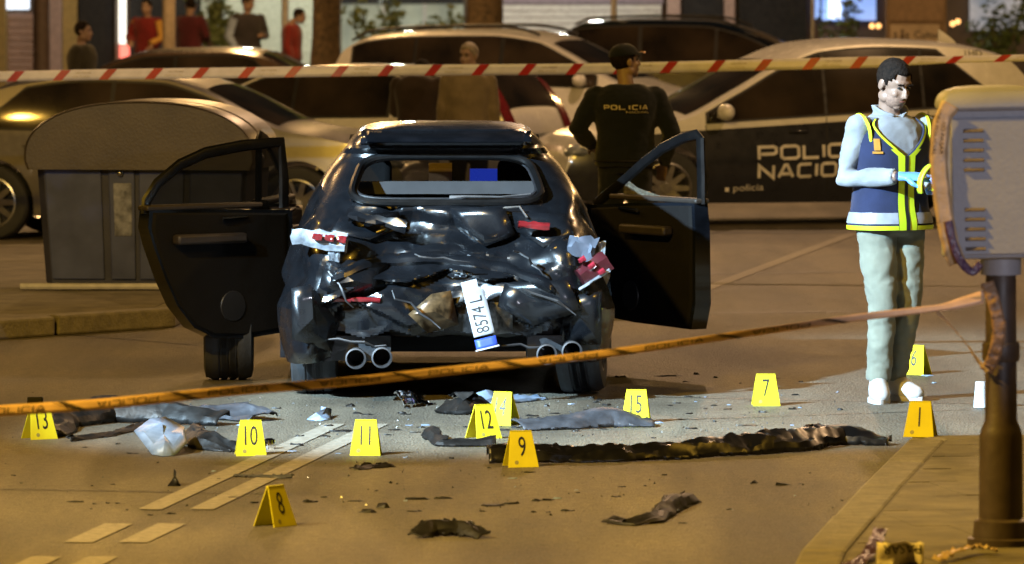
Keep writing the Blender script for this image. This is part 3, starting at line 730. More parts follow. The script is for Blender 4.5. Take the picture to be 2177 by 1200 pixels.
# white estate, nose to the left, rear towards the right
car('white_estate_car', 'white estate car with tall red tail lights seen from behind', (-1.75, 53.7, 0), rad(155), 4.5, 1.76,
    [(-2.25, .5), (-2.23, .78), (-2.17, .96), (-2.02, 1.20), (-1.88, 1.33), (-1.3, 1.385), (-.4, 1.395), (.2, 1.36), (.52, 1.25), (1.2, .97), (1.55, .91), (2.05, .79), (2.2, .65), (2.25, .5)],
    [(-2.2, .93), (1.2, .87), (2.2, .8)], (1.14, .54), (-2.14, -1.92), [(-1.75, -1.15), (-1.05, -.10), (-.06, .98)], (1.35, -1.30), M['white_paint'], R=.315, tall_lights=True, mirror=(.82, .93), seams=(-1.1, -.08, 1.02), handles=(-.9, .1))
# white people carrier, nose to the right
car('white_people_carrier', 'white people carrier with black roof rails behind two bystanders', (.166, 66.1, 0), rad(-20), 4.45, 1.8,
    [(-2.22, .5), (-2.2, .8), (-2.12, 1.15), (-1.98, 1.42), (-1.7, 1.54), (-1.0, 1.60), (-.2, 1.61), (.35, 1.55), (.75, 1.38), (1.45, 1.02), (1.7, .95), (2.08, .82), (2.19, .66), (2.23, .5)],
    [(-2.2, 1.02), (1.3, .93), (2.2, .85)], (1.36, .55), (-2.10, -1.95), [(-1.85, -1.1), (-1.06, -.05), (0.0, 1.12)], (1.4, -1.32), M['white_paint'], R=.32, rails=True, mirror=(.98, 1.0), seams=(-.03, 1.15), handles=(-.8, .3))
car('brown_car', 'dark brown car parked in front of the standing bystanders', (-3.62, 63.0, 0), rad(172), 4.3, 1.76,
    [(-2.15, .5), (-2.12, .75), (-2.05, .98), (-1.55, 1.12), (-.95, 1.40), (-.6, 1.44), (.2, 1.42), (.6, 1.32), (1.25, 1.0), (1.6, .93), (2.0, .8), (2.12, .66), (2.15, .5)],
    [(-2.2, .95), (1.2, .90), (2.2, .8)], (1.2, .62), (-1.5, -1.0), [(-1.2, -.1, [(-1.3, .96, -.9, 1.34)]), (-.06, 1.0)], (1.3, -1.28), M['brown_paint'], mirror=(.85, .96))
car('black_suv', 'black off-road car parked behind the capped police officer', (2.75, 75.0, 0), rad(-10), 4.6, 1.86,
    [(-2.3, .6), (-2.28, .9), (-2.2, 1.15), (-2.0, 1.48), (-1.75, 1.62), (-1.0, 1.66), (-.2, 1.65), (.2, 1.58), (.55, 1.45), (1.2, 1.12), (1.6, 1.05), (2.1, .95), (2.25, .8), (2.3, .6)],
    [(-2.2, 1.05), (1.2, 1.0), (2.2, .9)], (1.12, .45), (-2.15, -1.9), [(-1.8, -1.0), (-.95, 0), (.04, 1.0)], (1.4, -1.38), M['black_paint'], R=.36, mirror=(.85, 1.05), rails=True)
car('dark_car', 'dark car behind the tail of the police car', (7.1, 66.0, 0), rad(182), 4.4, 1.8,
    [(-2.2, .5), (-2.17, .75), (-2.1, .98), (-1.7, 1.25), (-1.2, 1.47), (-.5, 1.56), (.2, 1.53), (.6, 1.40), (1.3, 1.02), (1.65, .95), (2.05, .82), (2.17, .66), (2.2, .5)],
    [(-2.2, .98), (1.2, .92), (2.2, .8)], (1.24, .62), (-1.66, -1.25), [(-1.3, -.1), (-.06, 1.05)], (1.33, -1.30), M['black_paint'], mirror=(.9, .98))
# ================================================================== WRECKED CAR
WK = thing('wrecked_car', 'black wrecked car with crushed rear and open doors', 'car', ((950-CX)/S(29.7), 29.7, 0), rad(91))
XR = [(.18, .22), (.26, .10), (.36, .03), (.50, .0), (.64, .02), (.76, .05), (.90, .17), (1.00, .31), (1.05, .39), (1.26, .76), (1.30, .70), (1.36, .80)]
XF = [(.18, 4.15), (.4, 4.36), (.66, 4.36), (.78, 4.22), (.88, 3.6), (.97, 3.1), (1.36, 2.25)]
WZ = [(.18, .88), (.40, .895), (.58, .88), (.70, .85), (.84, .80), (.95, .755), (1.0, .735), (1.16, .64), (1.30, .53), (1.36, .475)]
def tri(x): return abs((x % 2)-1)*2-1
def hsh(i, j, k):
    v = math.sin(i*127.1+j*311.7+k*74.7)*43758.5453; return v-math.floor(v)
def facet(y, z, cell, k):            # piecewise flat dents: random heights on a skewed lattice, split into triangles
    u, v = y/cell, z/cell*1.25; i, j = math.floor(u), math.floor(v); fu, fv = u-i, v-j
    h00, h10, h01, h11 = [hsh(i+a_, j+b_, k)-.5 for a_, b_ in ((0, 0), (1, 0), (0, 1), (1, 1))]
    if hsh(i, j, k+9) > .5:
        return h00+(h10-h00)*fu+(h11-h10)*fv if fu > fv else h00+(h11-h01)*fu+(h01-h00)*fv
    return h00+(h10-h00)*fu+(h01-h00)*fv if fu+fv < 1 else h11+(h01-h11)*(1-fu)+(h10-h11)*(1-fv)
def crumple(p):
    x, y, z = p; wgt = smooth(1.0, .35, x)*smooth(1.20, 1.0, z)
    if wgt <= 0: return p
    q = Vector((y*2.1, z*2.6, 4)); wy = y+.09*noise.noise(q)+.03*noise.noise(q*3); wz_ = z+.09*noise.noise(q+Vector((9, 3, 1)))
    f = .16*facet(wy, wz_, .30, 1)+.055*facet(wy+.3*wz_, wz_, .115, 2)+.008*facet(wy, wz_-.2*wy, .05, 3)
    f += .12*smooth(.62, .30, abs(y+.05))*smooth(.60, .74, z)*smooth(1.02, .86, z)    # tailgate pushed in
    f += .05*smooth(.12, .02, abs(z-.88-.1*y))*smooth(.6, .4, abs(y))
    cz = .655-.11*((y+.05)/.62)**2+.025*tri(y*5)                     # long torn lip across the back, recessed below it
    f += .085*smooth(cz+.010, cz-.010, z)*smooth(.74, .6, abs(y))
    cz2 = .46+.07*tri(y*3.1+.4); f += .06*smooth(cz2+.008, cz2-.012, z)*smooth(.72, .6, abs(y))
    side = smooth(.55, .86, abs(y)); dy = -.10*side*math.copysign(1, y)*(.35+facet(x, z, .2, 5))
    return Vector((x+f*wgt, y+dy*wgt*smooth(1.1, .5, x), z+.03*facet(y, z, .15, 6)*wgt))
def wloop(z, N=400):
    x0, x1, wd = sinterp(XR, z), sinterp(XF, z), sinterp(WZ, z); xc, a = (x0+x1)/2, (x1-x0)/2; pw = lerp(9.0, 7.0, smooth(.6, 1.2, z)); D = []
    for i in range(1800):
        t = 2*math.pi*i/1800; c, s_ = math.cos(t), math.sin(t)
        D.append(Vector((xc+a*math.copysign(abs(c)**(2/pw), c), wd*math.copysign(abs(s_)**(2/pw), s_), z)))
    cum = [0]
    for i in range(1800):
        p, q = D[i], D[(i+1) % 1800]; m = (p.x+q.x)/2; cum.append(cum[-1]+(q-p).length*(3.2 if m < x0+.75 else 1))
    out = []; j = 0
    for k in range(N):
        tg = cum[-1]*k/N
        while cum[j+1] < tg: j += 1
        f = (tg-cum[j])/max(1e-9, cum[j+1]-cum[j]); out.append(D[j].lerp(D[(j+1) % 1800], f))
    return out
AXR, AXF, WR = .78, 3.45, .325
ZS = [.20+i*.84/95 for i in range(95)]+[1.04+i*.32/20 for i in range(21)]
raw = [wloop(z) for z in ZS]
shell = MB(); N = len(raw[0])
def omit(c):
    x, y, z = c; ay = abs(y)
    if z < .355+.02*tri(y*7) and ay < .60 and x < .6: return True
    for xa in (AXR, AXF):
        if ay > .6 and (x-xa)**2+(z-WR)**2 < .375**2: return True
    if 1.035 < z < 1.245 and x < .9 and ay < .50-.35*(z-1.04)-.3*max(0, abs(z-1.14)-.06): return True
    side = x > .9 and ay > .4
    if side and .99 < z < 1.31:
        if x < 2.9-(z-.99)*1.6 and not (1.74 < x < 1.86) and x > 1.0+(z-.99)*.5: return True
    if .30 < z <= .99 and ay > .6:
        if y > 0 and (1.86 < x < 2.95 or (1.05 < x < 1.74 and (x-AXR)**2+(z-WR)**2 > .43**2)): return True
        if y < 0 and 1.86 < x < 2.95: return True
    if z > 1.0 and x > 2.0 and ay < .60-(z-1)*.42 and z < 1.33: return True
    return False
vs_ = [crumple(p) for r in raw for p in r]; fs_ = []
for i in range(len(ZS)-1):
    for j in range(N):
        j2 = (j+1) % N; ids = (i*N+j, i*N+j2, (i+1)*N+j2, (i+1)*N+j)
        c = sum((raw[q//N][q % N] for q in ids), Vector())/4
        if not omit(c): fs_.append(ids)
shell.add(vs_, fs_)
# crowned roof
top = raw[-1]; cen = sum(top, Vector())/N; rr = [[vs_[(len(ZS)-1)*N+j] for j in range(N)]]
for k, dz in ((.97, .018), (.9, .033), (.75, .048), (.5, .058), (.2, .064), (.02, .065)):
    rr.append([Vector((cen.x+(p.x-cen.x)*k, cen.y+(p.y-cen.y)*k, 1.36+dz)) for p in top])
shell.rings(rr, False)
shell.build('body', M['wreck_paint'], WK, 10)
# roof spoiler lip, window frame ring
sp = MB(); rows = []
for i in range(21):
    y = lerp(-.45, .45, i/20); c = 1-(abs(y)/.5)**4*.25
    rows.append([(.62+.12*(1-c), y, 1.315), (.60+.12*(1-c), y, 1.335), (.82, y, 1.385*1.0), (.95, y, 1.375)])
sp.grid(rows); o = sp.build('roof_spoiler', M['black_paint'], WK, 50); m_ = o.modifiers.new('t', 'SOLIDIFY'); m_.thickness = .02
fr_pts = []
for i in range(41):
    a = 2*math.pi*i/40; c, s_ = math.cos(a), math.sin(a); z = 1.14+.118*math.copysign(abs(s_)**.5, s_); y = (.515-.36*(z-1.04))*math.copysign(abs(c)**.35, c)
    fr_pts.append(Vector((sinterp(XR, z)-.012, y, z)))
MB().tube(fr_pts, .020, 8, False).build('rear_window_frame', M['shiny_plastic'], WK)
fr2 = [Vector((p.x+.05, p.y*.955, 1.14+(p.z-1.14)*.86)) for p in fr_pts]
MB().tube(fr2, .011, 6, False).build('window_seal', M['black_trim'], WK)
# torn trim hanging into the window opening, bent wires
MB().tube([(.36, -.02, 1.045), (.34, -.10, 1.055), (.35, -.28, 1.052), (.35, -.44, 1.068)], [.018, .009, .007, .006], 7).build('bent_trim', M['pipe'], WK)
MB().tube([(.30, -.12, .99), (.25, -.30, 1.0), (.26, -.38, 1.005), (.20, -.42, .95)], .006, 6).build('bent_trim', M['alloy'], WK)
# interior
MB().box((2.25, 0, .26), (3.0, 1.5, .08)).build('floor_pan', M['dark_int'], WK)
MB().box((.82, 0, 1.085), (.10, 1.16, .065)).build('parcel_shelf', M['grey_cloth'], WK)
bk = MB().box((1.0, 0, .80), (.16, 1.30, .56)).build('rear_seat', M['dark_int'], WK); bevel(bk, .04, 3)
for y in (-.42, .42):
    st = MB().box((2.15, y, .72), (.16, .50, .70), (0, -.22, 0)); st.box((1.98, y, 1.12), (.10, .26, .16)); bevel(st.build('front_seat', M['dark_int'], WK), .04, 3)
bevel(MB().box((2.85, 0, .90), (.35, 1.3, .22)).build('dashboard', M['dark_int'], WK), .05, 3)
MB().box((2.60, -.28, 1.075), (.02, .27, .10), (0, -.25, 0)).build('blue_glow_patch', mat('blue_glow', (.02, .03, .2), .3, emit=(.02, .05, .55), estr=.5), WK)  # added glowing patch, stands for blue police light reflected in the car
MB().box((2.70, .02, 1.10), (.02, .13, .11)).build('golden_view_patch', mat('golden_patch', (.45, .32, .16), .7), WK)  # card added for a lit golden square seen beyond the windscreen
sw = [(2.55+.04*math.sin(a*2*math.pi/20), .42+.18*math.cos(a*2*math.pi/20), .92+.17*math.sin(a*2*math.pi/20)) for a in range(21)]
MB().tube(sw, .016, 8, False).build('steering_wheel', M['black_trim'], WK)
MB().tube([(1.80, .66, 1.0), (1.80, .70, .3)], .05, 8).build('belt_pillar', M['black_trim'], WK)
for y in (-.83, .83): MB().box((1.95, y, .235), (2.1, .10, .11)).build('sill', M['black_paint'], WK)
# wheels
for xa, y, st, tl in ((AXR, .70, 0, .03), (AXR, -.70, -.10, -.10), (AXF, .74, .1, 0), (AXF, -.74, .1, 0)): put_wheel(WK, xa, y, WR, .245, 10, st, tl)
# underside clutter: crash beam, exhaust boxes, four tail pipes
ub = MB()
for i in range(2): pass
bm_ = MB(); pts = [(.17+.02*math.sin(i*1.7), lerp(-.62, .62, i/16), .335+.02*noise.noise(Vector((i*.6, 2, 0)))) for i in range(17)]
bm_.tube([(p[0]+.22, p[1], p[2]+.03) for p in pts], [(.03, .04)]*17, 8); bm_.build('crash_beam', M['ink'], WK)
for y in (.47, -.60):
    MB().box((.42, y, .27), (.34, .36, .13)).build('silencer', M['black_trim'], WK)
for y, z in ((.47, .235), (.335, .24), (-.515, .255), (-.645, .27)):
    pm = MB().lathe([(.030, .30), (.044, .25), (.052, .06), (.054, 0), (.046, -.002), (.043, .03), (.043, .22)], 24, M=Matrix.Translation((-.035, y, z)) @ Matrix.Rotation(math.radians(90), 4, 'Y'))
    pm.build('tail_pipe', M['pipe'], WK)
# lamps
def slab(name, c, size, rot, m, bev=.012, jit=.012, seed=0, parent=WK):
    r_ = random.Random(seed); x, y, z = [q/2 for q in size]; vs = []; n_ = 6
    Mx = Euler(rot).to_matrix(); b = MB(); rows_f, rows_b = [], []
    for i in range(4):
        rf_, rb_ = [], []
        for j in range(n_+1):
            yy = lerp(-y, y, j/n_); zz = lerp(-z, z, i/3)*(1-.25*(j/n_)**2); e = (r_.uniform(-jit, jit), r_.uniform(-jit, jit)*.5, r_.uniform(-jit, jit)*.6)
            bul = -.6*x*(1-(2*i/3-1)**2)
            rf_.append(Mx @ Vector((-x+bul+e[0], yy+e[1], zz+e[2]))+Vector(c)); rb_.append(Mx @ Vector((x, yy, zz))+Vector(c))
        rows_f.append(rf_); rows_b.append(rb_)
    b.grid(rows_f); b.grid(rows_b)
    rim = lambda R_: R_[0]+[r[-1] for r in R_[1:]]+R_[-1][-2::-1]+[r[0] for r in R_[-2:0:-1]]
    a_, c_ = rim(rows_f), rim(rows_b); b.rings([a_, c_], False)
    return b.build(name, m, parent, 30)
tl = slab('tail_light', (.03, .655, .845), (.07, .285, .10), (.12, .1, -.1), M['clear_lens'], seed=1); tl['label'] = 'torn pale tail light with red segments'
for k in range(3): slab('red_segment', (-.055+.006*k, .665-.062*k, .862-.006*k), (.03, .050, .036), (.12, .1, -.1), M['red_lens'], jit=.004, seed=5+k, parent=tl)
slab('lamp_bracket', (.02, .58, .765), (.03, .06, .07), (0, 0, 0), M['clear_lens'], jit=.01, seed=12)
slab('lamp_pod', (.16, .36, .935), (.05, .30, .06), (.15, 0, -.1), M['wreck_paint'], jit=.02, seed=30)
tr_ = slab('tail_light', (.10, -.45, .915), (.04, .16, .04), (.05, .1, .1), M['red_lens'], jit=.008, seed=3)
tc_ = slab('tail_light', (.02, -.755, .695), (.06, .17, .11), (-.55, .1, .2), mat('smoked_red_lens', (.06, .012, .016), .2, coat=.6), jit=.008, seed=4)
for k in range(3): slab('lit_segment', (-.045+.008*k, -.695-.05*k, .745-.032*k), (.02, .035, .028), (-.55, .1, .2), M['pink_lens'], jit=.002, seed=40+k, parent=tc_)
slab('lamp_edge', (-.02, -.76, .640), (.012, .19, .016), (-.55, 0, .2), M['clear_lens'], jit=.003, seed=45)
slab('torn_panel', (.08, -.70, .80), (.03, .15, .12), (.2, .1, .1), M['clear_lens'], jit=.02, seed=6).data.materials[0] = mat('blue_grey_metal', (.10, .12, .16), .3, metal=.3)
slab('torn_panel', (.12, -.805, .785), (.02, .035, .10), (.05, 0, 0), M['clear_lens'], jit=.004, seed=7)
for y, l_ in ((.545, .10), (.42, .15)): slab('reflector', (.055, y, .535), (.02, l_, .024), (.02, 0, 0), M['red_lens'], jit=.003, seed=8)
# hanging scraps of skin over the back: bent flaps with real thickness
def flap(y0, z0, pts, m, x=.0, seed=0, name='torn_panel', th=.006):
    r_ = random.Random(seed); b = MB(); n_ = len(pts); c = Vector((0, sum(p[0] for p in pts)/n_, sum(p[1] for p in pts)/n_))
    base = lambda y, z: crumple(Vector((sinterp(XR, z), y, z))).x
    V = [Vector((base(p[0], p[1])-.018-r_.uniform(0, .05)+x, p[0], p[1])) for p in pts]; cv = Vector((base(c.y, c.z)-.05+x, c.y, c.z))
    mid = [(v*.5+cv*.5)+Vector((r_.uniform(-.02, .02), 0, 0)) for v in V]
    b.add(V+mid+[cv], [(i, (i+1) % n_, n_+(i+1) % n_, n_+i) for i in range(n_)]+[(n_+i, n_+(i+1) % n_, 2*n_) for i in range(n_)])
    o = b.build(name, m, WK, 25); q = o.modifiers.new('t', 'SOLIDIFY'); q.thickness = th; return o
flap(0, 0, [(-.02, 1.0), (-.30, 1.005), (-.36, .86), (-.20, .80), (-.05, .90)], M['wreck_paint'], seed=1)
flap(0, 0, [(-.34, .98), (-.62, .97), (-.66, .87), (-.50, .80), (-.36, .88)], M['wreck_paint'], seed=2)
flap(0, 0, [(.25, .98), (.55, .96), (.60, .88), (.40, .84), (.22, .90)], M['wreck_paint'], seed=3)
flap(0, 0, [(.30, .72), (.62, .74), (.66, .60), (.50, .52), (.32, .60)], M['wreck_paint'], seed=4)
flap(0, 0, [(-.30, .62), (-.62, .64), (-.70, .48), (-.45, .40), (-.26, .50)], M['wreck_paint'], seed=5)
flap(0, 0, [(.70, .62), (.80, .60), (.80, .34), (.60, .26), (.56, .40)], M['wreck_paint'], seed=6)
flap(0, 0, [(-.68, .56), (-.80, .58), (-.80, .30), (-.62, .28), (-.60, .42)], M['wreck_paint'], seed=7)
flap(0, 0, [(.08, .56), (-.02, .58), (-.06, .40), (.10, .36), (.2, .46)], mat('bare_brown_metal', (.12, .075, .035), .35, metal=.3, var=.4, vscale=20), seed=8)
flap(0, 0, [(-.22, .52), (-.34, .52), (-.34, .36), (-.24, .35)], mat('scuffed_grey', (.16, .16, .16), .5, var=.4, vscale=30), seed=9)
for k, (ya, za, yb, zb_) in enumerate(((.62, .33, .32, .30), (-.28, .31, -.52, .27), (.30, .58, .05, .40), (-.40, .60, -.66, .46), (.18, .77, -.12, .73), (-.36, .80, -.50, .66), (.62, .70, .48, .50))):
    r_ = random.Random(k+50); pts = [Vector((-.03+r_.uniform(-.02, .02), lerp(ya, yb, i/5)+r_.uniform(-.02, .02), lerp(za, zb_, i/5)+r_.uniform(-.015, .015))) for i in range(6)]
    MB().tube(pts, [.004, .007, .006, .008, .005, .003], 6).build('loose_wire', M['black_trim'] if k % 3 else M['pipe'], WK)
lip = MB(); LP = [(.60, .63), (.46, .685), (.30, .715), (.12, .73), (-.1, .708), (-.27, .68), (-.42, .635), (-.56, .58)]; rows = []
for i in range(29):
    f = i/28*(len(LP)-1); k_ = min(int(f), len(LP)-2); y, z = [lerp(LP[k_][c], LP[k_+1][c], f-k_) for c in (0, 1)]; e = .012*noise.noise(Vector((y*11, 3, 0)))
    bx_ = crumple(Vector((sinterp(XR, z+.02), y, z+.02))).x
    rows.append([(bx_-.012, y, z+.05+e), (bx_-.03, y, z+.02+e), (bx_-.045-e, y, z+e), (bx_-.02, y, z-.022+e), (bx_+.06, y, z-.03)])
lip.grid(rows); lo_ = lip.build('bumper_lip', M['wreck_paint'], WK, 22); q = lo_.modifiers.new('t', 'SOLIDIFY'); q.thickness = .005
# number plate, torn loose and hanging on end
pl = MB(); Rp = Matrix.Translation((-.085, -.165, .47)) @ Matrix.Rotation(-.24, 4, 'X')      # local: y across, z along
def plate_pt(u, v, off=0.0):       # u along the plate upward, v across to viewer's left(+) ; bent
    bend = .03*math.sin(u*9+1)+.05*max(0, u-.08)
    return Rp @ Vector((bend-off, v, u))
rows = [[plate_pt(lerp(-.115, .175, i/14), lerp(-.055, .055, j/4)+(.02*max(0, i-11) if j == 0 else 0)) for j in range(5)] for i in range(15)]
pl.grid(rows); po = pl.build('number_plate', M['plate'], WK, 60); q = po.modifiers.new('t', 'SOLIDIFY'); q.thickness = .002; q.offset = -1
tx = MB(); p, wd = font_text('8574 L', .098, .72)
put_text(tx, p, lambda x, y, l: plate_pt(-.10+x*.98, -.034+y, .004)); tx.build('plate_characters', M['ink'], po, None)
eb = MB(); rows = [[plate_pt(lerp(-.178, -.128, i/4), lerp(-.056, .056, j/4)) for j in range(5)] for i in range(5)]
eb.grid(rows); eo = eb.build('plate_blue_end', M['plate_blue'], WK, 60); q = eo.modifiers.new('t', 'SOLIDIFY'); q.thickness = .002; q.offset = -1
eb = MB(); rows = [[plate_pt(lerp(-.186, -.178, i/2), lerp(-.062, .062, j/4)) for j in range(5)] for i in range(3)]; eb.grid(rows); eb.build('plate_rim', M['plate'], eo, None)

# open doors
def door(hinge, ang, sgn, out, glass_lo, parts, name='open_door', label=None, win=None, thick=.085):
    """outline out: (x back from hinge, z); sgn +1 left side. local +y*sgn is the outer skin"""
    e = bpy.data.objects.new(name, None); COL.objects.link(e); e.parent = WK; e.location = hinge; e.rotation_euler = (0, 0, -ang*sgn)
    if label: e['label'] = label
    low, frame = out
    cx = sum(p[0] for p in low)/len(low); cz = sum(p[1] for p in low)/len(low)
    mb = MB(); skin = [(-p[0], sgn*(.02*math.sin(math.pi*min(1, max(0, p[1]/1.0)))), p[1]) for p in low]; n_ = len(low)
    inn = [(-p[0], -sgn*thick, p[1]) for p in low]; in2 = [(-(cx+(p[0]-cx)*.90), -sgn*(thick+.012), cz+(p[1]-cz)*.92) for p in low]
    mb.rings([skin, inn], True); mb.build('door_shell', M['black_paint'], e, 30)
    tb = MB(); tb.rings([[(a[0], a[1]*.999, a[2]) for a in [(-(cx+(p[0]-cx)*.94), -sgn*(thick+.001), cz+(p[1]-cz)*.95) for p in low]], in2], True); tb.build('door_trim', M['dark_int'], e, 30)
    MB().tube([(-p[0], -sgn*.035, p[1]) for p in frame], [(.020, .032)]*len(frame), 8, True).build('window_frame', M['shiny_plastic'], e)
    ar = MB().box((-cx*1.0, -sgn*(thick+.045), glass_lo-.16), (.46, .07, .055)); bevel(ar.build('armrest', mat('brown_trim', (.022, .016, .012), .6) if 'brown' not in bpy.data.materials else bpy.data.materials['brown'], e), .015)
    ss = MB().box((-cx*1.0, -sgn*(thick*.5), glass_lo+.012), (max(p[0] for p in low)*.80, thick*1.1, .03)); bevel(ss.build('window_sill', bpy.data.materials.get('brown_trim') or M['black_trim'], e), .01)
    MB().tube([(-cx*.55, -sgn*(thick+.02), glass_lo-.05), (-cx*.85, -sgn*(thick+.035), glass_lo-.055)], .011, 8).build('inner_handle', M['chrome'], e)
    sp_ = MB().lathe([(.085, 0), (.08, .008), (.0, .010)], 20, M=Matrix.Translation((-cx*.7, -sgn*(thick+.010), .42)) @ Matrix.Rotation(math.radians(90*sgn), 4, 'X')); sp_.build('speaker_grille', M['black_trim'], e)
    if win:
        g = MB().add([(-p[0], -sgn*.03, p[1]) for p in win], [tuple(range(len(win)))]); g.build('window_glass', GLASS, e, None)
    return e
def clear_glass():
    m = bpy.data.materials.new('clear_dusty_glass'); m.use_nodes = True; t = m.node_tree; b = t.nodes['Principled BSDF']
    tr = t.nodes.new('ShaderNodeBsdfTransparent'); tr.inputs['Color'].default_value = (.30, .31, .33, 1); mx = t.nodes.new('ShaderNodeMixShader')
    b.inputs['Base Color'].default_value = (.01, .012, .015, 1); b.inputs['Roughness'].default_value = .08
    nz = t.nodes.new('ShaderNodeTexNoise'); nz.inputs['Scale'].default_value = 6; mr = t.nodes.new('ShaderNodeMapRange'); mr.inputs['To Min'].default_value = .15; mr.inputs['To Max'].default_value = .45
    t.links.new(nz.outputs['Fac'], mr.inputs['Value']); t.links.new(mr.outputs['Result'], mx.inputs['Fac'])
    t.links.new(tr.outputs[0], mx.inputs[1]); t.links.new(b.outputs[0], mx.inputs[2]); t.links.new(mx.outputs[0], t.nodes['Material Output'].inputs['Surface']); return m
GLASS = clear_glass()
rear_low = [(0, .27), (.30, .24), (.52, .25), (.66, .31), (.77, .43), (.85, .58), (.93, .76), (.965, .86), (.955, .955), (.5, .945), (0, .93)]
rear_fr = [(.945, .93), (.94, 1.0), (.87, 1.09), (.72, 1.19), (.55, 1.25), (.30, 1.285), (.04, 1.30), (.02, 1.1), (.02, .94)]
door((1.82, .885, 0), rad(52), 1, (rear_low, rear_fr), .95, None, 'rear_door', 'open rear door with curved edge over the wheel', [(.93, .94), (.92, 1.0), (.86, 1.075), (.70, 1.18), (.54, 1.235), (.30, 1.27), (.05, 1.28), (.04, .94)])
front_low = [(0, .30), (.5, .27), (1.06, .26), (1.10, .40), (1.10, .80), (1.09, .96), (.5, .94), (.0, .91)]
front_fr = [(.02, .92), (.25, 1.03), (.50, 1.16), (.70, 1.25), (.90, 1.31), (1.04, 1.33), (1.075, 1.31), (1.085, 1.1), (1.085, .95)]
fd = door((2.93, -.885, 0), rad(31), -1, (front_low, front_fr), .955, None, 'front_door', 'open front door with shattered window')
door((2.93, .885, 0), rad(9), 1, (front_low, front_fr), .955, None, 'front_door')
bg_ = MB().add([(-.30, .03, .96), (-.30, .03, 1.06), (-.36, .035, 1.055), (-.44, .03, 1.02), (-.56, .03, 1.0), (-.66, .03, .985), (-.66, .03, .96)], [tuple(range(7))]).build('broken_glass', mat('crazed_glass', (.13, .115, .08), .35, var=.6, vscale=90, bump=1.0, bscale=140), fd, None)
q = bg_.modifiers.new('t', 'SOLIDIFY'); q.thickness = .005
# windscreen
wsr = []
for i in range(9):
    z = lerp(1.0, 1.33, i/8); wsr.append([Vector((sinterp(XF, z)-.02-.10*(abs(y)/.6)**2, y*(1-(z-1)*.4), z)) for y in [lerp(-.6, .6, j/12) for j in range(13)]])
MB().grid(wsr).build('windscreen', GLASS, WK, 60)
# tyre standing under the rear door
tr0 = thing('loose_wheel', 'dusty tyre standing upright under the open rear door', 'wheel', tuple(G(487, 807)), rad(92))
put_wheel(tr0, 0, .001, .27, .27, 10)
# ================================================================== PEOPLE
TX = [(.86, .172), (.93, .182), (1.03, .172), (1.12, .165), (1.25, .185), (1.35, .197), (1.42, .178), (1.455, .125), (1.49, .080), (1.53, .066)]
TY = [(.86, .130), (.93, .135), (1.05, .124), (1.2, .130), (1.30, .135), (1.40, .115), (1.455, .090), (1.49, .072), (1.53, .064)]
def tors(z, a, off=0.0, k=1.0):           # a=0 front (-y), + towards +x
    rx, ry = sinterp(TX, z)*k+off, sinterp(TY, z)*k+off; c, s_ = math.cos(a), math.sin(a)
    return Vector((rx*math.copysign(abs(s_)**.85, s_), -ry*math.copysign(abs(c)**.85, c)+.01, z))
def torso_rings(z0, z1, off, n=14, seg=28, k=1.0):
    return [[tors(lerp(z0, z1, i/n), 2*math.pi*j/seg, off, k) for j in range(seg)] for i in range(n+1)]
def hand(mb, w_, d_, nrm, side, size=1.0, curl=.5):
    d_ = Vector(d_).normalized(); nrm = Vector(nrm); nrm = (nrm-d_*nrm.dot(d_)).normalized(); sd = d_.cross(nrm)*side; w_ = Vector(w_)
    mb.tube([w_-d_*.02, w_+d_*.02, w_+d_*.055*size, w_+d_*.095*size], [(.026*size, .020*size), (.034*size, .017*size), (.042*size, .016*size), (.038*size, .013*size)], 12, up=nrm)
    for k, (o_, ln) in enumerate(((-.030, .068), (-.010, .078), (.011, .073), (.030, .058))):
        p = w_+d_*.088*size+sd*o_*size; pts = [p]; dd = d_.copy(); c = curl*(.8+.15*k)
        for seg in (.45, .32, .23):
            ax = d_.cross(nrm); dd = (dd*math.cos(c)+nrm*math.sin(c)).normalized() if seg < .45 else (d_*math.cos(c*.6)+nrm*math.sin(c*.6)).normalized()
            p = p+dd*ln*seg*size; pts.append(p); c *= 1.0
        mb.tube(pts, [.0095*size, .009*size, .0083*size, .0065*size], 8)
    p = w_+d_*.025*size-sd*.034*size
    mb.tube([p, p+(d_*.6-sd*.7+nrm*.3).normalized()*.035*size, p+(d_*.6-sd*.7+nrm*.3).normalized()*.035*size+(d_*.9+nrm*.5).normalized()*.032*size], [.012*size, .011*size, .008*size], 8)
def headm(pos, yaw, pitch, roll=0): return Matrix.Translation(pos) @ Euler((pitch, roll, yaw), 'XYZ').to_matrix().to_4x4()
def add_head(mb, HM):
    B = lambda c, r: mb.ball(HM @ Vector(c), r, 16, 10, M=HM.to_3x3())
    B((0, .012, .030), (.076, .096, .090)); B((0, -.022, -.040), (.060, .070, .078)); B((0, -.062, -.098), (.030, .026, .022))
    B((0, -.070, .032), (.052, .022, .014)); B((.034, -.062, -.030), (.022, .022, .022)); B((-.034, -.062, -.030), (.022, .022, .022))
    B((0, -.084, -.066), (.024, .012, .014))
    for s_ in (-1, 1): B((s_*.078, .010, -.008), (.010, .022, .033)); B((s_*.05, .0, -.07), (.022, .04, .03))
    mb.tube([HM @ Vector(p) for p in ((0, -.084, .020), (0, -.104, -.012), (0, -.110, -.030), (0, -.090, -.040))], [.007, .010, .014, .010], 8)
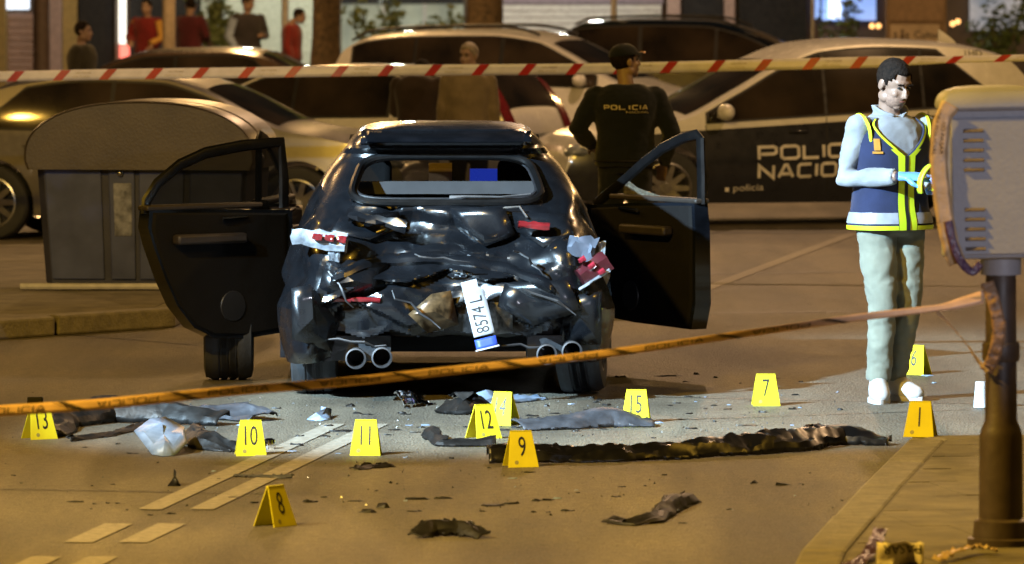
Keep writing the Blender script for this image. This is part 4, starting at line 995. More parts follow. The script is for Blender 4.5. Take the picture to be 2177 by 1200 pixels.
def hair_mesh(HM, long=.0, th=1.075, front=.052):
    b = MB(); n, m = 32, 20; R_ = (.076*th, .097*th, .092*th); C_ = Vector((0, .014, .031)); idx = {}; vs = []; fs = []
    for i in range(m+1):
        for j in range(n):
            a = math.pi*i/m; t = 2*math.pi*j/n; q = max(.01, math.sin(a)); p = Vector((R_[0]*q*math.sin(t), -R_[1]*q*math.cos(t), R_[2]*math.cos(a)))+C_
            p += (p-C_).normalized()*.003*noise.noise(p*90); vs.append(p)
    for i in range(m):
        for j in range(n):
            ids = (i*n+j, i*n+(j+1) % n, (i+1)*n+(j+1) % n, (i+1)*n+j); c = sum((vs[k] for k in ids), Vector())/4
            lim = lerp(front+.02, -.055-long, smooth(-.06, .045, c.y)) if abs(c.x) < .055 or c.y > 0 else lerp(.055, -.03-long, smooth(-.055, .01, c.y))
            if c.z > lim: fs.append(ids)
    b.add([HM @ v for v in vs], fs); return b
def person(name, label, loc, yaw, h=1.75, arms=None, legs=None, hd=(0, 0, 0), top='uniform', bottom='jeans', shoes='shoe_dark', hair='hair', gloves=None, vox=.016, group=None, hz=1.63, lean=0.0, sleeves=None, face=True, tuck=.90, wr=.004, headoff=(0, -.01), bulk=1.0, handcurl=.5, feet=None):
    t = thing(name, label, 'person', loc, yaw, group); k = h/1.76; t.scale = (k, k, k)
    arms = arms or {}
    R_a = arms.get('r', ((-.19, 0, 1.41), (-.235, .02, 1.13), (-.24, -.06, .88))); L_a = arms.get('l', ((.19, 0, 1.41), (.235, .02, 1.13), (.24, -.06, .88)))
    legs = legs or (((-.092, 0, .90), (-.10, -.02, .49), (-.10, .02, .09)), ((.092, 0, .90), (.10, -.02, .49), (.10, .02, .09)))
    feet = feet or ((-.15, -1), (.15, -1))
    HM = headm((headoff[0], headoff[1], hz), *hd)
    sk = MB(); add_head(sk, HM)
    sk.tube([HM @ Vector((0, .022, -.05)), Vector((0, .02, 1.49)), Vector((0, .02, 1.43))], [.052, .056, .07], 14)
    sk.rings(torso_rings(.88, 1.47, -.022))
    for A in (R_a, L_a): sk.tube(A, [.044, .038, .027], 12); sk.ball(A[0], .05, 10, 8)
    for Lg in legs: sk.tube([Lg[0], Lg[1], Lg[2]], [.075, .05, .036], 12); sk.ball(Lg[0], .08, 10, 8)
    for A, sd in ((R_a, 1), (L_a, -1)):
        d_ = Vector(A[2])-Vector(A[1]); d_.normalize()
        if not gloves: hand(sk, A[2], d_, (0.3*sd*-1, -1, .0) if abs(d_.z) > .7 else (0, 0, -1), sd, 1.0, handcurl)
    remesh(sk, 'body', M['skin'], t, vox*.55 if face else vox*.7, 2)
    hr = hair_mesh(HM).build('hair', M[hair], t, 60); q = hr.modifiers.new('t', 'SOLIDIFY'); q.thickness = .01
    if face:
        for s_ in (-1, 1):
            MB().ball(HM @ Vector((s_*.031, -.078, .006)), (.012, .009, .0055), 12, 8, M=HM.to_3x3()).build('eye', M['ink'], t)
            MB().ball(HM @ Vector((s_*.033, -.088, .027)), (.022, .007, .0045), 12, 6, M=HM.to_3x3()).build('eyebrow', M['hair'], t)
        MB().ball(HM @ Vector((0, -.0945, -.064)), (.021, .005, .0045), 12, 6, M=HM.to_3x3()).build('mouth', mat('lips', (.22, .09, .07), .6), t)
    tp = MB(); tp.rings(torso_rings(tuck, 1.475, .0, k=bulk))
    for A in (R_a, L_a):
        a, b, c = [Vector(p) for p in A]; tp.ball(a, (.068, .07, .068), 12, 8)
        tp.tube([a, a.lerp(b, .5), b, b.lerp(c, .45), c-(c-b).normalized()*.015], [.066*bulk, .060*bulk, .056*bulk, .052*bulk, .041], 14)
    remesh(tp, 'jacket', M[top], t, vox, 5, wr, 11, seed=len(name)+loc[0])
    bt = MB(); bt.rings(torso_rings(.86, 1.0, -.004, 6))
    for Lg in legs:
        a, b, c = [Vector(p) for p in Lg]; bt.ball(a, (.092, .105, .10), 12, 8)
        bt.tube([a, a.lerp(b, .5), b, b.lerp(c, .4), c.lerp(b, .14), c.lerp(b, .05)], [.100, .090, .074, .069, .063, .062], 14)
    remesh(bt, 'trousers', M[bottom], t, vox, 4, wr*1.5, 8, seed=3+loc[0])
    for Lg, fd_ in zip(legs, feet):
        c = Vector(Lg[2]); d_ = Vector((fd_[0], fd_[1], 0)).normalized(); sh = MB()
        sh.tube([c-d_*.07+Vector((0, 0, -.03)), c-d_*.02+Vector((0, 0, -.015)), c+d_*.05+Vector((0, 0, -.025)), c+d_*.12+Vector((0, 0, -.043)), c+d_*.175+Vector((0, 0, -.052)), c+d_*.20+Vector((0, 0, -.06))], [(.040, .055), (.050, .072), (.054, .064), (.056, .048), (.048, .036), (.025, .02)], 14, up=(0, 0, 1))
        for i, v in enumerate(sh.v): sh.v[i] = (v[0], v[1], max(v[2], .012))
        so = sh.build('shoe', M[shoes], t, 70)
        sl = MB(); ol = []
        for q in range(20):
            a = 2*math.pi*q/20; u = math.cos(a); v = math.sin(a); sdv = Vector((-d_.y, d_.x, 0)); ol.append(c+d_*(.065+.145*u)+sdv*(.058*v*(1-.12*u)))
        sl.rings([[Vector((p.x, p.y, .0)) for p in ol], [Vector((p.x, p.y, .024)) for p in ol]], True); sl.build('sole', M['shoe_white'] if shoes == 'shoe_white' else M['shoe_dark'], so)
    return t, HM
# --- the investigator in the fluorescent-edged vest
g = G(1894, 853); yv = rad(28)
inv, HM = person('person', 'person in navy vest with yellow edging, pale trousers and blue gloves', (g.x, g.y, 0), yv, 1.775,
    arms={'r': ((-.195, .0, 1.41), (-.245, .05, 1.145), (-.10, -.225, 1.165)), 'l': ((.195, 0, 1.41), (.235, .03, 1.14), (.12, -.25, 1.10))},
    legs=(((-.092, 0, .90), (-.085, -.055, .49), (-.075, .0, .09)), ((.092, 0, .90), (.085, -.02, .49), (.065, .085, .09))),
    feet=((-.55, -1), (.25, -1)), hd=(rad(8), rad(22), 0), top='sweater', bottom='khaki', shoes='shoe_white', gloves=True, vox=.012, hz=1.635, headoff=(0, -.035), wr=.006, tuck=.93)
st = MB(); st.ball(HM @ Vector((0, -.026, -.062)), (.0605, .069, .062), 20, 12, M=HM.to_3x3()); keep = [f for f in st.f if (lambda c: (HM.inverted() @ c).y < .02 and (HM.inverted() @ c).z < -.05)(sum((Vector(st.v[i]) for i in f), Vector())/len(f))]
st.f = keep; st.m = [0]*len(keep); st.build('stubble', mat('stubble', (.24, .15, .11), .7, var=.2, vscale=90), inv)
# vest
vz0, vz1 = .885, 1.462
def vest_grid(z0, z1, a0, a1, off, nz=18, na=48, cut=None):
    b = MB(); rows = [[tors(lerp(z0, z1, i/nz), lerp(a0, a1, j/na), off(lerp(z0, z1, i/nz)) if callable(off) else off) for j in range(na+1)] for i in range(nz+1)]
    b.grid(rows)
    if cut:
        ff = []
        for f in b.f:
            c = sum((Vector(b.v[i]) for i in f), Vector())/4
            if not cut(c): ff.append(f)
        b.f = ff; b.m = [0]*len(ff)
    return b
voff = lambda z: .030-.014*smooth(1.2, 1.46, z)+.012*smooth(1.0, .9, z)
vamp = lambda z: max(0, (z-1.265)/.19)*.95
b = MB(); rows = []
for i in range(31):
    z = lerp(vz0, vz1, i/30); am = max(.015, vamp(z)); rows.append([tors(z, am+(2*math.pi-2*am)*j/72, voff(z)+.003*noise.noise(Vector((j*.35, z*14, 0)))) for j in range(73)])
b.grid(rows); vo = b.build('vest', M['vest_navy'], inv, 70); q = vo.modifiers.new('t', 'SOLIDIFY'); q.thickness = .006
def trim(name, m, f0, f1, z0, z1, n=24, off=.006, k=3):
    b = MB(); rows = []
    for i in range(n+1):
        z = lerp(z0, z1, i/n); rows.append([tors(z, lerp(f0(z), f1(z), j/k), voff(z)+off) for j in range(k+1)])
    b.grid(rows); return b.build(name, m, vo, 70)
for s_ in (1, -1):
    trim('yellow_edging', M['vest_yellow'], lambda z: s_*(vamp(z)+.03), lambda z: s_*(vamp(z)+.18), vz0, 1.30)
    trim('yellow_edging', M['vest_yellow'], lambda z: s_*(vamp(z)+.02), lambda z: s_*(vamp(z)+.10), 1.30, 1.455, off=.005)
    trim('reflective_band', M['vest_band'], lambda z: s_*.19, lambda z: s_*3.12, .918, .975, 6, .004, 24)
    trim('reflective_band', M['vest_band'], lambda z: s_*.19, lambda z: s_*3.12, 1.145, 1.18, 6, .004, 24)
    trim('yellow_hem', M['vest_yellow'], lambda z: s_*.19, lambda z: s_*3.12, .886, .908, 4, .007, 24)
    b = MB(); ring = []
    for i in range(25):
        a = 2*math.pi*i/24; ring.append(Vector((s_*(.178+.012*math.cos(a)), .002+.092*math.sin(a), 1.375+.098*math.cos(a))))
    b.tube(ring, [(.008, .012)]*25, 8, False); b.build('armhole_edging', M['vest_yellow'], vo)
trim('zip', M['ink'], lambda z: -.022, lambda z: .022, vz0, 1.268, off=.009)
trim('emblem', M['gold'], lambda z: -.80, lambda z: -.62, 1.295, 1.355, 6, .008)
trim('emblem_scroll', M['gold'], lambda z: -.86, lambda z: -.56, 1.278, 1.290, 3, .008)
# collar
cb = MB(); rows = []
for i in range(5):
    z = 1.462+.062*i/4; fl_ = .010*abs(i-2)/2; rows.append([Vector(((.079+fl_)*math.sin(a), -(.077+fl_)*math.cos(a)+.010, z-.045*max(0, math.cos(a)))) for a in [lerp(.25, 2*math.pi-.25, j/30) for j in range(31)]])
cb.grid(rows); co = cb.build('collar', M['sweater'], inv, 70); q = co.modifiers.new('t', 'SOLIDIFY'); q.thickness = .008
# gloved hands
gl = MB(); hand(gl, (-.085, -.245, 1.165), (.84, -.50, -.02), (.1, .35, -1), 1, 1.2, .5); remesh(gl, 'glove', M['glove'], inv, .006, 2)
gl = MB(); hand(gl, (.105, -.27, 1.095), (-.35, -.75, .35), (-.5, .3, .6), -1, 1.05, .6); remesh(gl, 'glove', M['glove'], inv, .006, 2)
# the bent yellow marker plate he holds
ym = MB(); rows = []
for i in range(17):
    a = lerp(-.5, 4.2, i/16); rows.append([(.080*math.cos(a)*.66, 0+dy, .092*math.sin(a)) for dy in (-.028, -.01, .01, .028)])
ym.grid(rows); R28 = Matrix.Rotation(yv, 4, 'Z')
yo = ym.build('held_marker', M['vest_yellow'], None, 60); q = yo.modifiers.new('t', 'SOLIDIFY'); q.thickness = .014
p = Vector((g.x, g.y, 0))+R28 @ (Vector((.005, -.36, 1.145))*1.775/1.76); yo.location = p; yo.rotation_euler = (0, .35, rad(15))
tag(yo, 'bent yellow plastic strip held in gloved hands', 'strip')
# --- police officer seen from behind
go = PX(1330, 0, 39.9); yo_ = rad(180)
off_, HM2 = person('person', 'police officer in dark uniform and cap seen from behind', (go.x, 39.9, 0), yo_, 1.74,
    arms={'l': ((.205, 0, 1.40), (.335, .03, 1.16), (.22, -.17, 1.03)), 'r': ((-.205, 0, 1.40), (-.325, .02, 1.13), (-.27, -.12, .90))},
    hd=(rad(-62), rad(-6), 0), top='uniform', bottom='uniform', hz=1.635, bulk=1.2, wr=.006, vox=.014)
cp = MB(); n_, m_ = 24, 8; rows = []
for i in range(m_+1):
    a = math.pi/2*i/m_; rows.append([HM2 @ Vector(((.086*math.cos(a)+.004)*math.sin(2*math.pi*j/n_), .012-(.106*math.cos(a)+.004)*math.cos(2*math.pi*j/n_), .045+.083*math.sin(a))) for j in range(n_+1)])
cp.grid(rows); cap_o = cp.build('cap', M['uniform'], off_, 70); q = cap_o.modifiers.new('t', 'SOLIDIFY'); q.thickness = .006
br = MB(); rows = []
for i in range(5):
    f = i/4; rows.append([HM2 @ Vector(((.082-.012*f)*math.sin(a), .012-.10*math.cos(a)-.07*f*max(0, math.cos(a))**.5, .050-.012*f+.01*math.cos(a))) for a in [lerp(-1.05, 1.05, j/14) for j in range(15)]])
br.grid(rows); bo = br.build('brim', M['uniform'], cap_o, 70); q = bo.modifiers.new('t', 'SOLIDIFY'); q.thickness = .005
MB().tube([HM2 @ Vector(((.071)*math.sin(a), -.058-.10*math.cos(a)*.98, .040+.01*math.cos(a))) for a in [lerp(-.8, .8, j/10) for j in range(11)]], .005, 6).build('brim_highlight', M['gold'], cap_o)  # gold line modelled for the lamp highlight on the brim
tx = MB(); pcs, wd = stroke_text('POLICIA', .034, .85, .007, .007)
put_text(tx, pcs, lambda x, y, l: (lambda a, z: tors(z, a, .030+l, 1.2))(math.pi+(x-wd/2)/.205*1.0, 1.30+y)); tx.build('back_lettering', M['tape_grey'], off_, None)
tx = MB(); pcs, wd2 = font_text('NACIONAL', .02, 1.2)
put_text(tx, pcs, lambda x, y, l: tors(1.277+y, math.pi+(x-.0)/.205, .030, 1.2)); tx.build('back_lettering', M['tape_grey'], off_, None)
MB().tube([tors(.94, 2*math.pi*j/28, .012, 1.08) for j in range(29)], [(.022, .008)]*29, 8, False).build('belt', M['black_trim'], off_)
# --- bystanders
M['brown_jacket'] = cloth('dark_brown_jacket', (.028, .018, .014)); M['beige'] = cloth('beige_jacket', (.16, .125, .075)); M['red_vest'] = cloth('red_vest', (.13, .010, .010))
M['maroon'] = cloth('maroon_jacket', (.06, .008, .013)); M['blackish'] = cloth('dark_vest', (.025, .022, .026)); M['red_shirt'] = cloth('red_shirt', (.15, .014, .013)); M['yellow_sleeve'] = cloth('ochre_sleeve', (.42, .24, .05)); M['olive'] = cloth('olive_coat', (.03, .028, .018)); M['blue_shirt'] = cloth('pale_blue_shirt', (.22, .28, .42))
def at(px, d, z=0.0): return ((px-CX)/S(d), d, z)
person('person', 'bystander in dark brown jacket with bowed head before the white cars', at(888, 50.4), rad(165), 1.60, top='brown_jacket', hd=(0, rad(48), 0), hz=1.50, headoff=(0, -.15), bulk=1.15, vox=.018, arms={'l': ((.2, 0, 1.40), (.24, -.05, 1.12), (.12, -.26, 1.10)), 'r': ((-.2, 0, 1.40), (-.25, -.03, 1.13), (-.12, -.26, 1.12))})
person('person', 'grey haired bystander in beige jacket before the white cars', at(996, 49.8), rad(178), 1.64, top='beige', hair='hair_grey', hd=(rad(150), rad(4), 0), bulk=1.15, vox=.018)
rv, _ = person('person', 'man in red vest with ochre sleeves beside the beige pole', at(312, 88, .15), rad(-25), 1.72, top='red_vest', vox=.02, bulk=1.15, arms={'r': ((-.2, 0, 1.41), (-.30, -.04, 1.15), (-.16, -.24, 1.08)), 'l': ((.2, 0, 1.41), (.28, 0, 1.14), (.20, -.22, 1.02))})
for s_ in (-1, 1):
    MB().tube([(s_*.20, 0, 1.40), (s_*.29, -.02, 1.145), (s_*.18, -.22, 1.06)], [.078, .066, .05], 12).build('sleeve', M['yellow_sleeve'], rv, 70)
person('person', 'man in maroon and dark jacket half behind the beige pole', at(405, 89, .15), rad(150), 1.74, top='maroon', vox=.02, bulk=1.2, hd=(rad(40), rad(8), 0), arms={'r': ((-.2, 0, 1.41), (-.31, .02, 1.16), (-.2, -.2, 1.06)), 'l': ((.2, 0, 1.41), (.27, .05, 1.13), (.26, -.02, .88))})
dv, _ = person('person', 'dark haired man in black vest over pale blue shirt', at(527, 86, .15), rad(28), 1.80, top='blackish', hd=(rad(35), rad(16), 0), vox=.02, bulk=1.15, arms={'r': ((-.2, 0, 1.41), (-.29, .04, 1.14), (-.22, -.1, .90)), 'l': ((.2, 0, 1.41), (.27, -.04, 1.14), (.10, -.26, 1.16))})
MB().tube([(-.205, 0, 1.40), (-.29, .04, 1.14), (-.22, -.1, .92)], [.080, .070, .05], 12).build('sleeve', M['blue_shirt'], dv, 70)
person('person', 'man in red shirt leaning forward beside the tree trunk', at(622, 85.2, .15), rad(75), 1.62, top='red_shirt', hd=(0, rad(10), 0), vox=.02, headoff=(0, -.12), hz=1.60, bulk=1.2)
person('person', 'dark haired bearded bystander in olive coat behind the brown car', at(176, 66.4), rad(70), 1.70, top='olive', hd=(rad(5), 0, 0), vox=.02, bulk=1.2)
# ================================================================== CONTROL CABINET ON ITS POST
dC = 21.3; sC = S(dC); cx_ = (2128-CX)/sC
cab = thing('control_cabinet', 'grey louvred metal cabinet on a brown post wrapped in tape', 'cabinet', (cx_, dC, .1))
MB().lathe([(.001, -.001), (.125, 0), (.125, .025), (.105, .03), (.100, .09), (.082, .10), (.080, .40), (.074, .43), (.060, .46), (.056, 1.06), (.001, 1.06)], 28).build('post', M['post_brown'], cab, 35)
MB().lathe([(.066, .68), (.070, .69), (.070, .74), (.066, .75)], 28).build('collar', M['post_brown'], cab, 35)
MB().lathe([(.001, 1.0), (.075, 1.0), (.075, 1.075), (.001, 1.076)], 28).build('neck', M['cabinet'], cab, 35)
bx0, bx1 = (2008-CX)/sC-cx_, (2218-CX)/sC-cx_; bz0, bz1 = 1.065, 1.66; tl_ = rad(-1.2)
Rc = Matrix.Rotation(tl_, 4, 'Y')
def cb_(x, y, z): return Rc @ Vector((x, y, z-1.06))+Vector((0, 0, 1.06))
def cbox(name, x0, x1, y0, y1, z0, z1, m, bev=.012, par=cab):
    b = MB().box(((x0+x1)/2, (y0+y1)/2, (z0+z1)/2), (x1-x0, y1-y0, z1-z0)); b.v = [tuple(cb_(*v)) for v in b.v]; o = b.build(name, m, par, 30); return bevel(o, bev, 3)
body_o = cbox('case', bx0, bx1, -.13, .15, bz0, bz1-.03, M['cabinet'], .010)
cbox('door', bx0+.022, bx1-.022, -.142, -.131, bz0+.015, bz1-.075, M['cabinet'], .006)
roofb = MB(); rings = []
for k_, zz, ins in ((0, bz1-.05, -.012), (1, bz1-.01, -.012), (2, bz1+.02, .012), (3, bz1+.035, .06), (4, bz1+.04, .12)):
    i_ = ins; rings.append([cb_(x, y, zz) for x, y in ((bx0+i_, -.15+i_), (bx1-i_, -.15+i_), (bx1-i_, .17-i_*.6), (bx0+i_, .17-i_*.6))])
roofb.rings(rings); bevel(roofb.build('hood', M['cabinet'], cab, 40), .015, 3)
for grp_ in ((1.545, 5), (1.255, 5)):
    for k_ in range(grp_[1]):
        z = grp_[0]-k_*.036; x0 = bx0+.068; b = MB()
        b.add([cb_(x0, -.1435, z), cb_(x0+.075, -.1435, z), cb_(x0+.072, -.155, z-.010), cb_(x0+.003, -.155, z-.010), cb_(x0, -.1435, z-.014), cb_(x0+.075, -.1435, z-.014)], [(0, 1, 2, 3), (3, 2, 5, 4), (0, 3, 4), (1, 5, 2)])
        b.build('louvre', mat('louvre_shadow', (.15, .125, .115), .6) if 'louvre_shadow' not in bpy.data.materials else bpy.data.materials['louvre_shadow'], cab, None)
cbox('lock', bx1-.055, bx1-.035, -.150, -.140, 1.34, 1.38, M['steel'], .004)

# ================================================================== CORDON TAPES
def path_pts(tab, n):
    out = []; m_ = len(tab)
    for i in range(n+1):
        x = lerp(tab[0][0], tab[-1][0], i/n); out.append(x)
    return out
def tape(name, label, P, Wv, mats, n=200):
    """P(t)->centre, Wv(t)->half-width vector (towards text top), arc length returned"""
    b = MB(); rows = []; L_ = [0]
    for i in range(n+1):
        t = i/n; c, wv = P(t), Wv(t); rows.append([c-wv, c-wv*.33+Wn(t)*.003, c+wv*.33-Wn(t)*.003, c+wv])
        if i: L_.append(L_[-1]+(P(t)-P((i-1)/n)).length)
    b.grid(rows); t_ = thing(name, label, 'tape', tuple(P(.5)))
    b.v = [tuple(Vector(v)-P(.5)) for v in b.v]
    o = b.build('strip', mats, t_, 70); q = o.modifiers.new('t', 'SOLIDIFY'); q.thickness = .0006
    def at_(s_, v):      # s along, v in -1..1, lifted to the camera side
        s_ = max(0, min(L_[-1], s_)); lo = 0
        import bisect
        k = min(n-1, max(0, bisect.bisect(L_, s_)-1)); f = (s_-L_[k])/max(1e-9, L_[k+1]-L_[k]); t = (k+f)/n
        return P(t)+Wv(t)*v+Vector((0, -.0045, 0))-P(.5)
    return t_, at_, L_[-1]
def Wn(t): return Vector((0, -1, 0))
tabo = [(-620, 925), (0, 874), (260, 855), (500, 832), (740, 811), (1000, 785), (1200, 762), (1410, 735), (1640, 703), (1830, 674), (1950, 660), (2000, 654), (2092, 632)]
tw = [(-620, 13), (0, 12.5), (500, 11), (1000, 9.5), (1410, 8.5), (1640, 8), (1830, 8.5), (1950, 7.5), (2000, 7), (2040, 12), (2092, 15)]
def Po(t):
    px = lerp(-620, 2092, t); return PX(px, sinterp(tabo, px)+1.0*math.sin(px*.011), lerp(20.1, 21.22, t))
def Wo(t):
    px = lerp(-620, 2092, t); s_ = S(lerp(20.1, 21.22, t)); hw = interp(tw, px)/s_; tw_ = .35*math.sin(px*.006+1)
    return Vector((.10*hw, hw*math.sin(tw_), hw*math.cos(tw_)))
ot, oat, oL = tape('police_tape', 'sagging orange police tape tied to the cabinet post', Po, Wo, M['tape_orange'], 300)
sper = .405; k = 0; s_ = .06
while s_ < oL-.55:
    if k % 1 == 0:
        for q, (o_, w_) in enumerate(((0, .022), (.026, .006), (-.016, .005))):
            b = MB(); rows = [[oat(s_+o_+sk+dx, v) for dx in (0, w_)] for v, sk in ((-.96, .045), (-.32, .015), (.32, -.015), (.96, -.045))]; b.grid(rows); b.build('black_bar', M['ink'], ot, None)
    pcs, wd = stroke_text('POLICIA', .030, 1.05, .0045, .007)
    tx = MB(); sc = 1.0; s0 = s_+.10
    if k % 2 == 0: put_text(tx, pcs, lambda x, y, l: oat(s0+x, (y/.030-.5)*1.1))
    else: put_text(tx, pcs, lambda x, y, l: oat(s0+wd-x, -(y/.030-.5)*1.1))
    if s_ < oL-.62: tx.build('tape_lettering', M['ink'], ot, None)
    s_ += sper; k += 1
# red and white tape across the street
tabr = [(-700, 172), (0, 163), (260, 158), (500, 155), (860, 150), (1250, 147), (1480, 142), (1640, 138), (1800, 134), (2000, 128), (2300, 121), (2900, 112)]
dr0, dr1 = 44.8, 43.2
def Pr(t):
    px = lerp(-700, 2900, t); return PX(px, sinterp(tabr, px), lerp(dr0, dr1, t))
def Wr(t):
    px = lerp(-700, 2900, t); hw = lerp(.038, .043, smooth(0, .6, t))*(1-.25*smooth(1850, 1960, px))*(1-.2*smooth(1960, 2010, px)); return Vector((0, .012*math.sin(px*.004), hw))
rt_, rat, rL = tape('cordon_tape', 'red and white striped cordon tape stretched across the street', Pr, Wr, M['tape_white'], 360)
s_ = .16; k = 0
while s_ < rL-.4:
    b = MB(); b.grid([[rat(s_+dx-.035*v*-1, v*.985) for dx in (0, .075)] for v in (-1, -.33, .33, 1)]); b.build('red_stripe', M['tape_red'], rt_, None)
    if k % 2 == 0:
        for j, (w_, v0, o_) in enumerate((('NO PASAR', .18, .15), ('LINEA POLICIAL', -.55, .12))):
            pcs, wd = font_text(w_, .022, 1.15 if j == 0 else .9); tx = MB(); put_text(tx, pcs, lambda x, y, l: rat(s_+o_+x, v0+y/.04)); tx.build('tape_lettering', M['tape_grey'], rt_, None)
    s_ += .362; k += 1
# tape wound round the cabinet and hanging from the post
def loose_tape(name, label, pts, wd, m, nrm=(0, -1, 0), txt=None, twist=0.0, crink=.006, seed=0):
    pts = [Vector(p) for p in pts]; n_ = 40; r_ = random.Random(seed); c0 = pts[0]
    def cr(t):
        f = t*(len(pts)-1); i = min(int(f), len(pts)-2); u = f-i
        p0, p1, p2, p3 = pts[max(i-1, 0)], pts[i], pts[i+1], pts[min(i+2, len(pts)-1)]
        return .5*((2*p1)+(p2-p0)*u+(2*p0-5*p1+4*p2-p3)*u*u+(3*p1-p0-3*p2+p3)*u**3)
    t_ = thing(name, label, 'tape', tuple(c0)); b = MB(); rows = []; nv = Vector(nrm)
    def fr_(t):
        c = cr(t); d_ = (cr(min(1, t+.01))-cr(max(0, t-.01))).normalized(); sd = d_.cross(nv).normalized(); a = twist*t
        sd2 = (sd*math.cos(a)+nv*math.sin(a)); return c, d_, sd2, d_.cross(sd2)
    for i in range(n_+1):
        c, d_, sd, n2 = fr_(i/n_); hw = wd/2*(1+.15*noise.noise(Vector((i*.3, seed, 0))))
        rows.append([c+sd*hw*v+n2*crink*noise.noise(Vector((i*.5, v*2, seed)))-c0 for v in (-1, -.5, 0, .5, 1)])
    b.grid(rows); o = b.build('strip', m, t_, 50); q = o.modifiers.new('t', 'SOLIDIFY'); q.thickness = .001
    if txt:
        L_ = sum((pts[i+1]-pts[i]).length for i in range(len(pts)-1))
        for j, (w_, v0, st_) in enumerate(txt):
            pcs, wdt = font_text(w_, wd*.28, 1.0); tx = MB()
            def mp(x, y, l):
                c, d_, sd, n2 = fr_(min(1, (st_+x)/L_)); sgn = -1 if n2.y > 0 else 1
                return c+sd*(v0*wd/2-y*1.0*0)+sd*(-y)+n2*.006*sgn-c0
            put_text(tx, pcs, mp); tx.build('tape_lettering', M['ink'], t_, None)
    return t_
dT = dC-.17
cw = mat('sallow_tape', (.50, .36, .22), .4, var=.1, bump=.2, bscale=20)
loose_tape('wrapped_tape', 'printed tape wound down the side of the cabinet', [PX(2022, 222, dT), PX(2003, 260, dT-.0), PX(1996, 340, dT), PX(2002, 410, dT), PX(2012, 480, dT), PX(2024, 530, dT), PX(2036, 560, dT+.02)], .066, cw, txt=(('LINEA POLICIAL', .75, .06), ('NO PASAR', -.05, .10)), seed=1)
loose_tape('wrapped_tape', 'purple end of tape under the corner of the cabinet', [PX(2016, 470, dT-.01), PX(2024, 510, dT-.012), PX(2040, 552, dT-.012), PX(2066, 578, dT), PX(2084, 560, dT)], .030, mat('purple_tape', (.07, .035, .11), .35, bump=.2), seed=2)
loose_tape('hanging_tape', 'loose twisted tape end hanging from the knot', [PX(2088, 634, dC-.09), PX(2040, 645, dC-.08), PX(1992, 658, dC-.06), PX(2020, 690, dC-.05), PX(2052, 728, dC-.05), PX(2078, 765, dC-.06), PX(2100, 792, dC-.075)], .022, cw, twist=2.5, seed=3)
loose_tape('knotted_tape', 'bunched tape knotted round the brown post', [PX(2098, 600, dC-.066), PX(2112, 640, dC-.085), PX(2124, 700, dC-.09), PX(2112, 760, dC-.08), PX(2096, 790, dC-.066)], .05, mat('brownish_tape', (.28, .17, .10), .45, bump=.2), crink=.012, seed=4)
# discarded heap of tape at the foot of the post
gp = G(1925, 1188, .1)
def ground_tape(px0, py0, pts, wd, m, label, seed, txt=None):
    return loose_tape('discarded_tape', label, [G(px, py, .1)+Vector((0, 0, z)) for px, py, z in pts], wd, m, nrm=(0, -.8, .6), txt=txt, crink=.03, seed=seed, twist=.4)
fp = thing('discarded_tape', 'crumpled pale tape with upside-down lettering near the foot of the post', 'tape', tuple(G(1915, 1203, .1)))
sF = S(G(1915, 1203, .1).y)
def flp(x, y): return Vector((x, .025*math.sin(x*45)+.03*noise.noise(Vector((x*20, y*20, 0)))-y*.35, y))
rows = [[flp(lerp(-.085, .08, j/12), lerp(-.004, .085, i/6)+.012*noise.noise(Vector((j*.5, i*.7, 3)))*(i > 0)) for j in range(13)] for i in range(7)]
b = MB().grid(rows); o = b.build('strip', mat('pale_tape', (.75, .68, .60), .4, var=.1, bump=.15, bscale=30), fp, 40); q = o.modifiers.new('t', 'SOLIDIFY'); q.thickness = .001
tx = MB(); pcs, wd = font_text('PASAR', .048, 1.0); put_text(tx, pcs, lambda x, y, l: flp(.070-x, .078-y)+Vector((0, -.006, 0))); tx.build('tape_lettering', M['ink'], fp, None)
loose_tape('discarded_tape', 'golden crumpled tape beside the base of the post', [G(px, py, .1)+Vector((0, 0, z)) for px, py, z in ((1990, 1200, .015), (2030, 1190, .03), (2075, 1180, .03), (2120, 1182, .02))], .04, cw, nrm=(0, -.6, .8), crink=.02, seed=8, twist=.9)
loose_tape('discarded_tape', 'purple tape end lying on the paving', [G(px, py, .1)+Vector((0, 0, z)) for px, py, z in ((1800, 1212, .012), (1835, 1198, .014), (1862, 1180, .05), (1872, 1165, .07))], .05, bpy.data.materials['purple_tape'], nrm=(0, -.6, .8), crink=.02, seed=7)

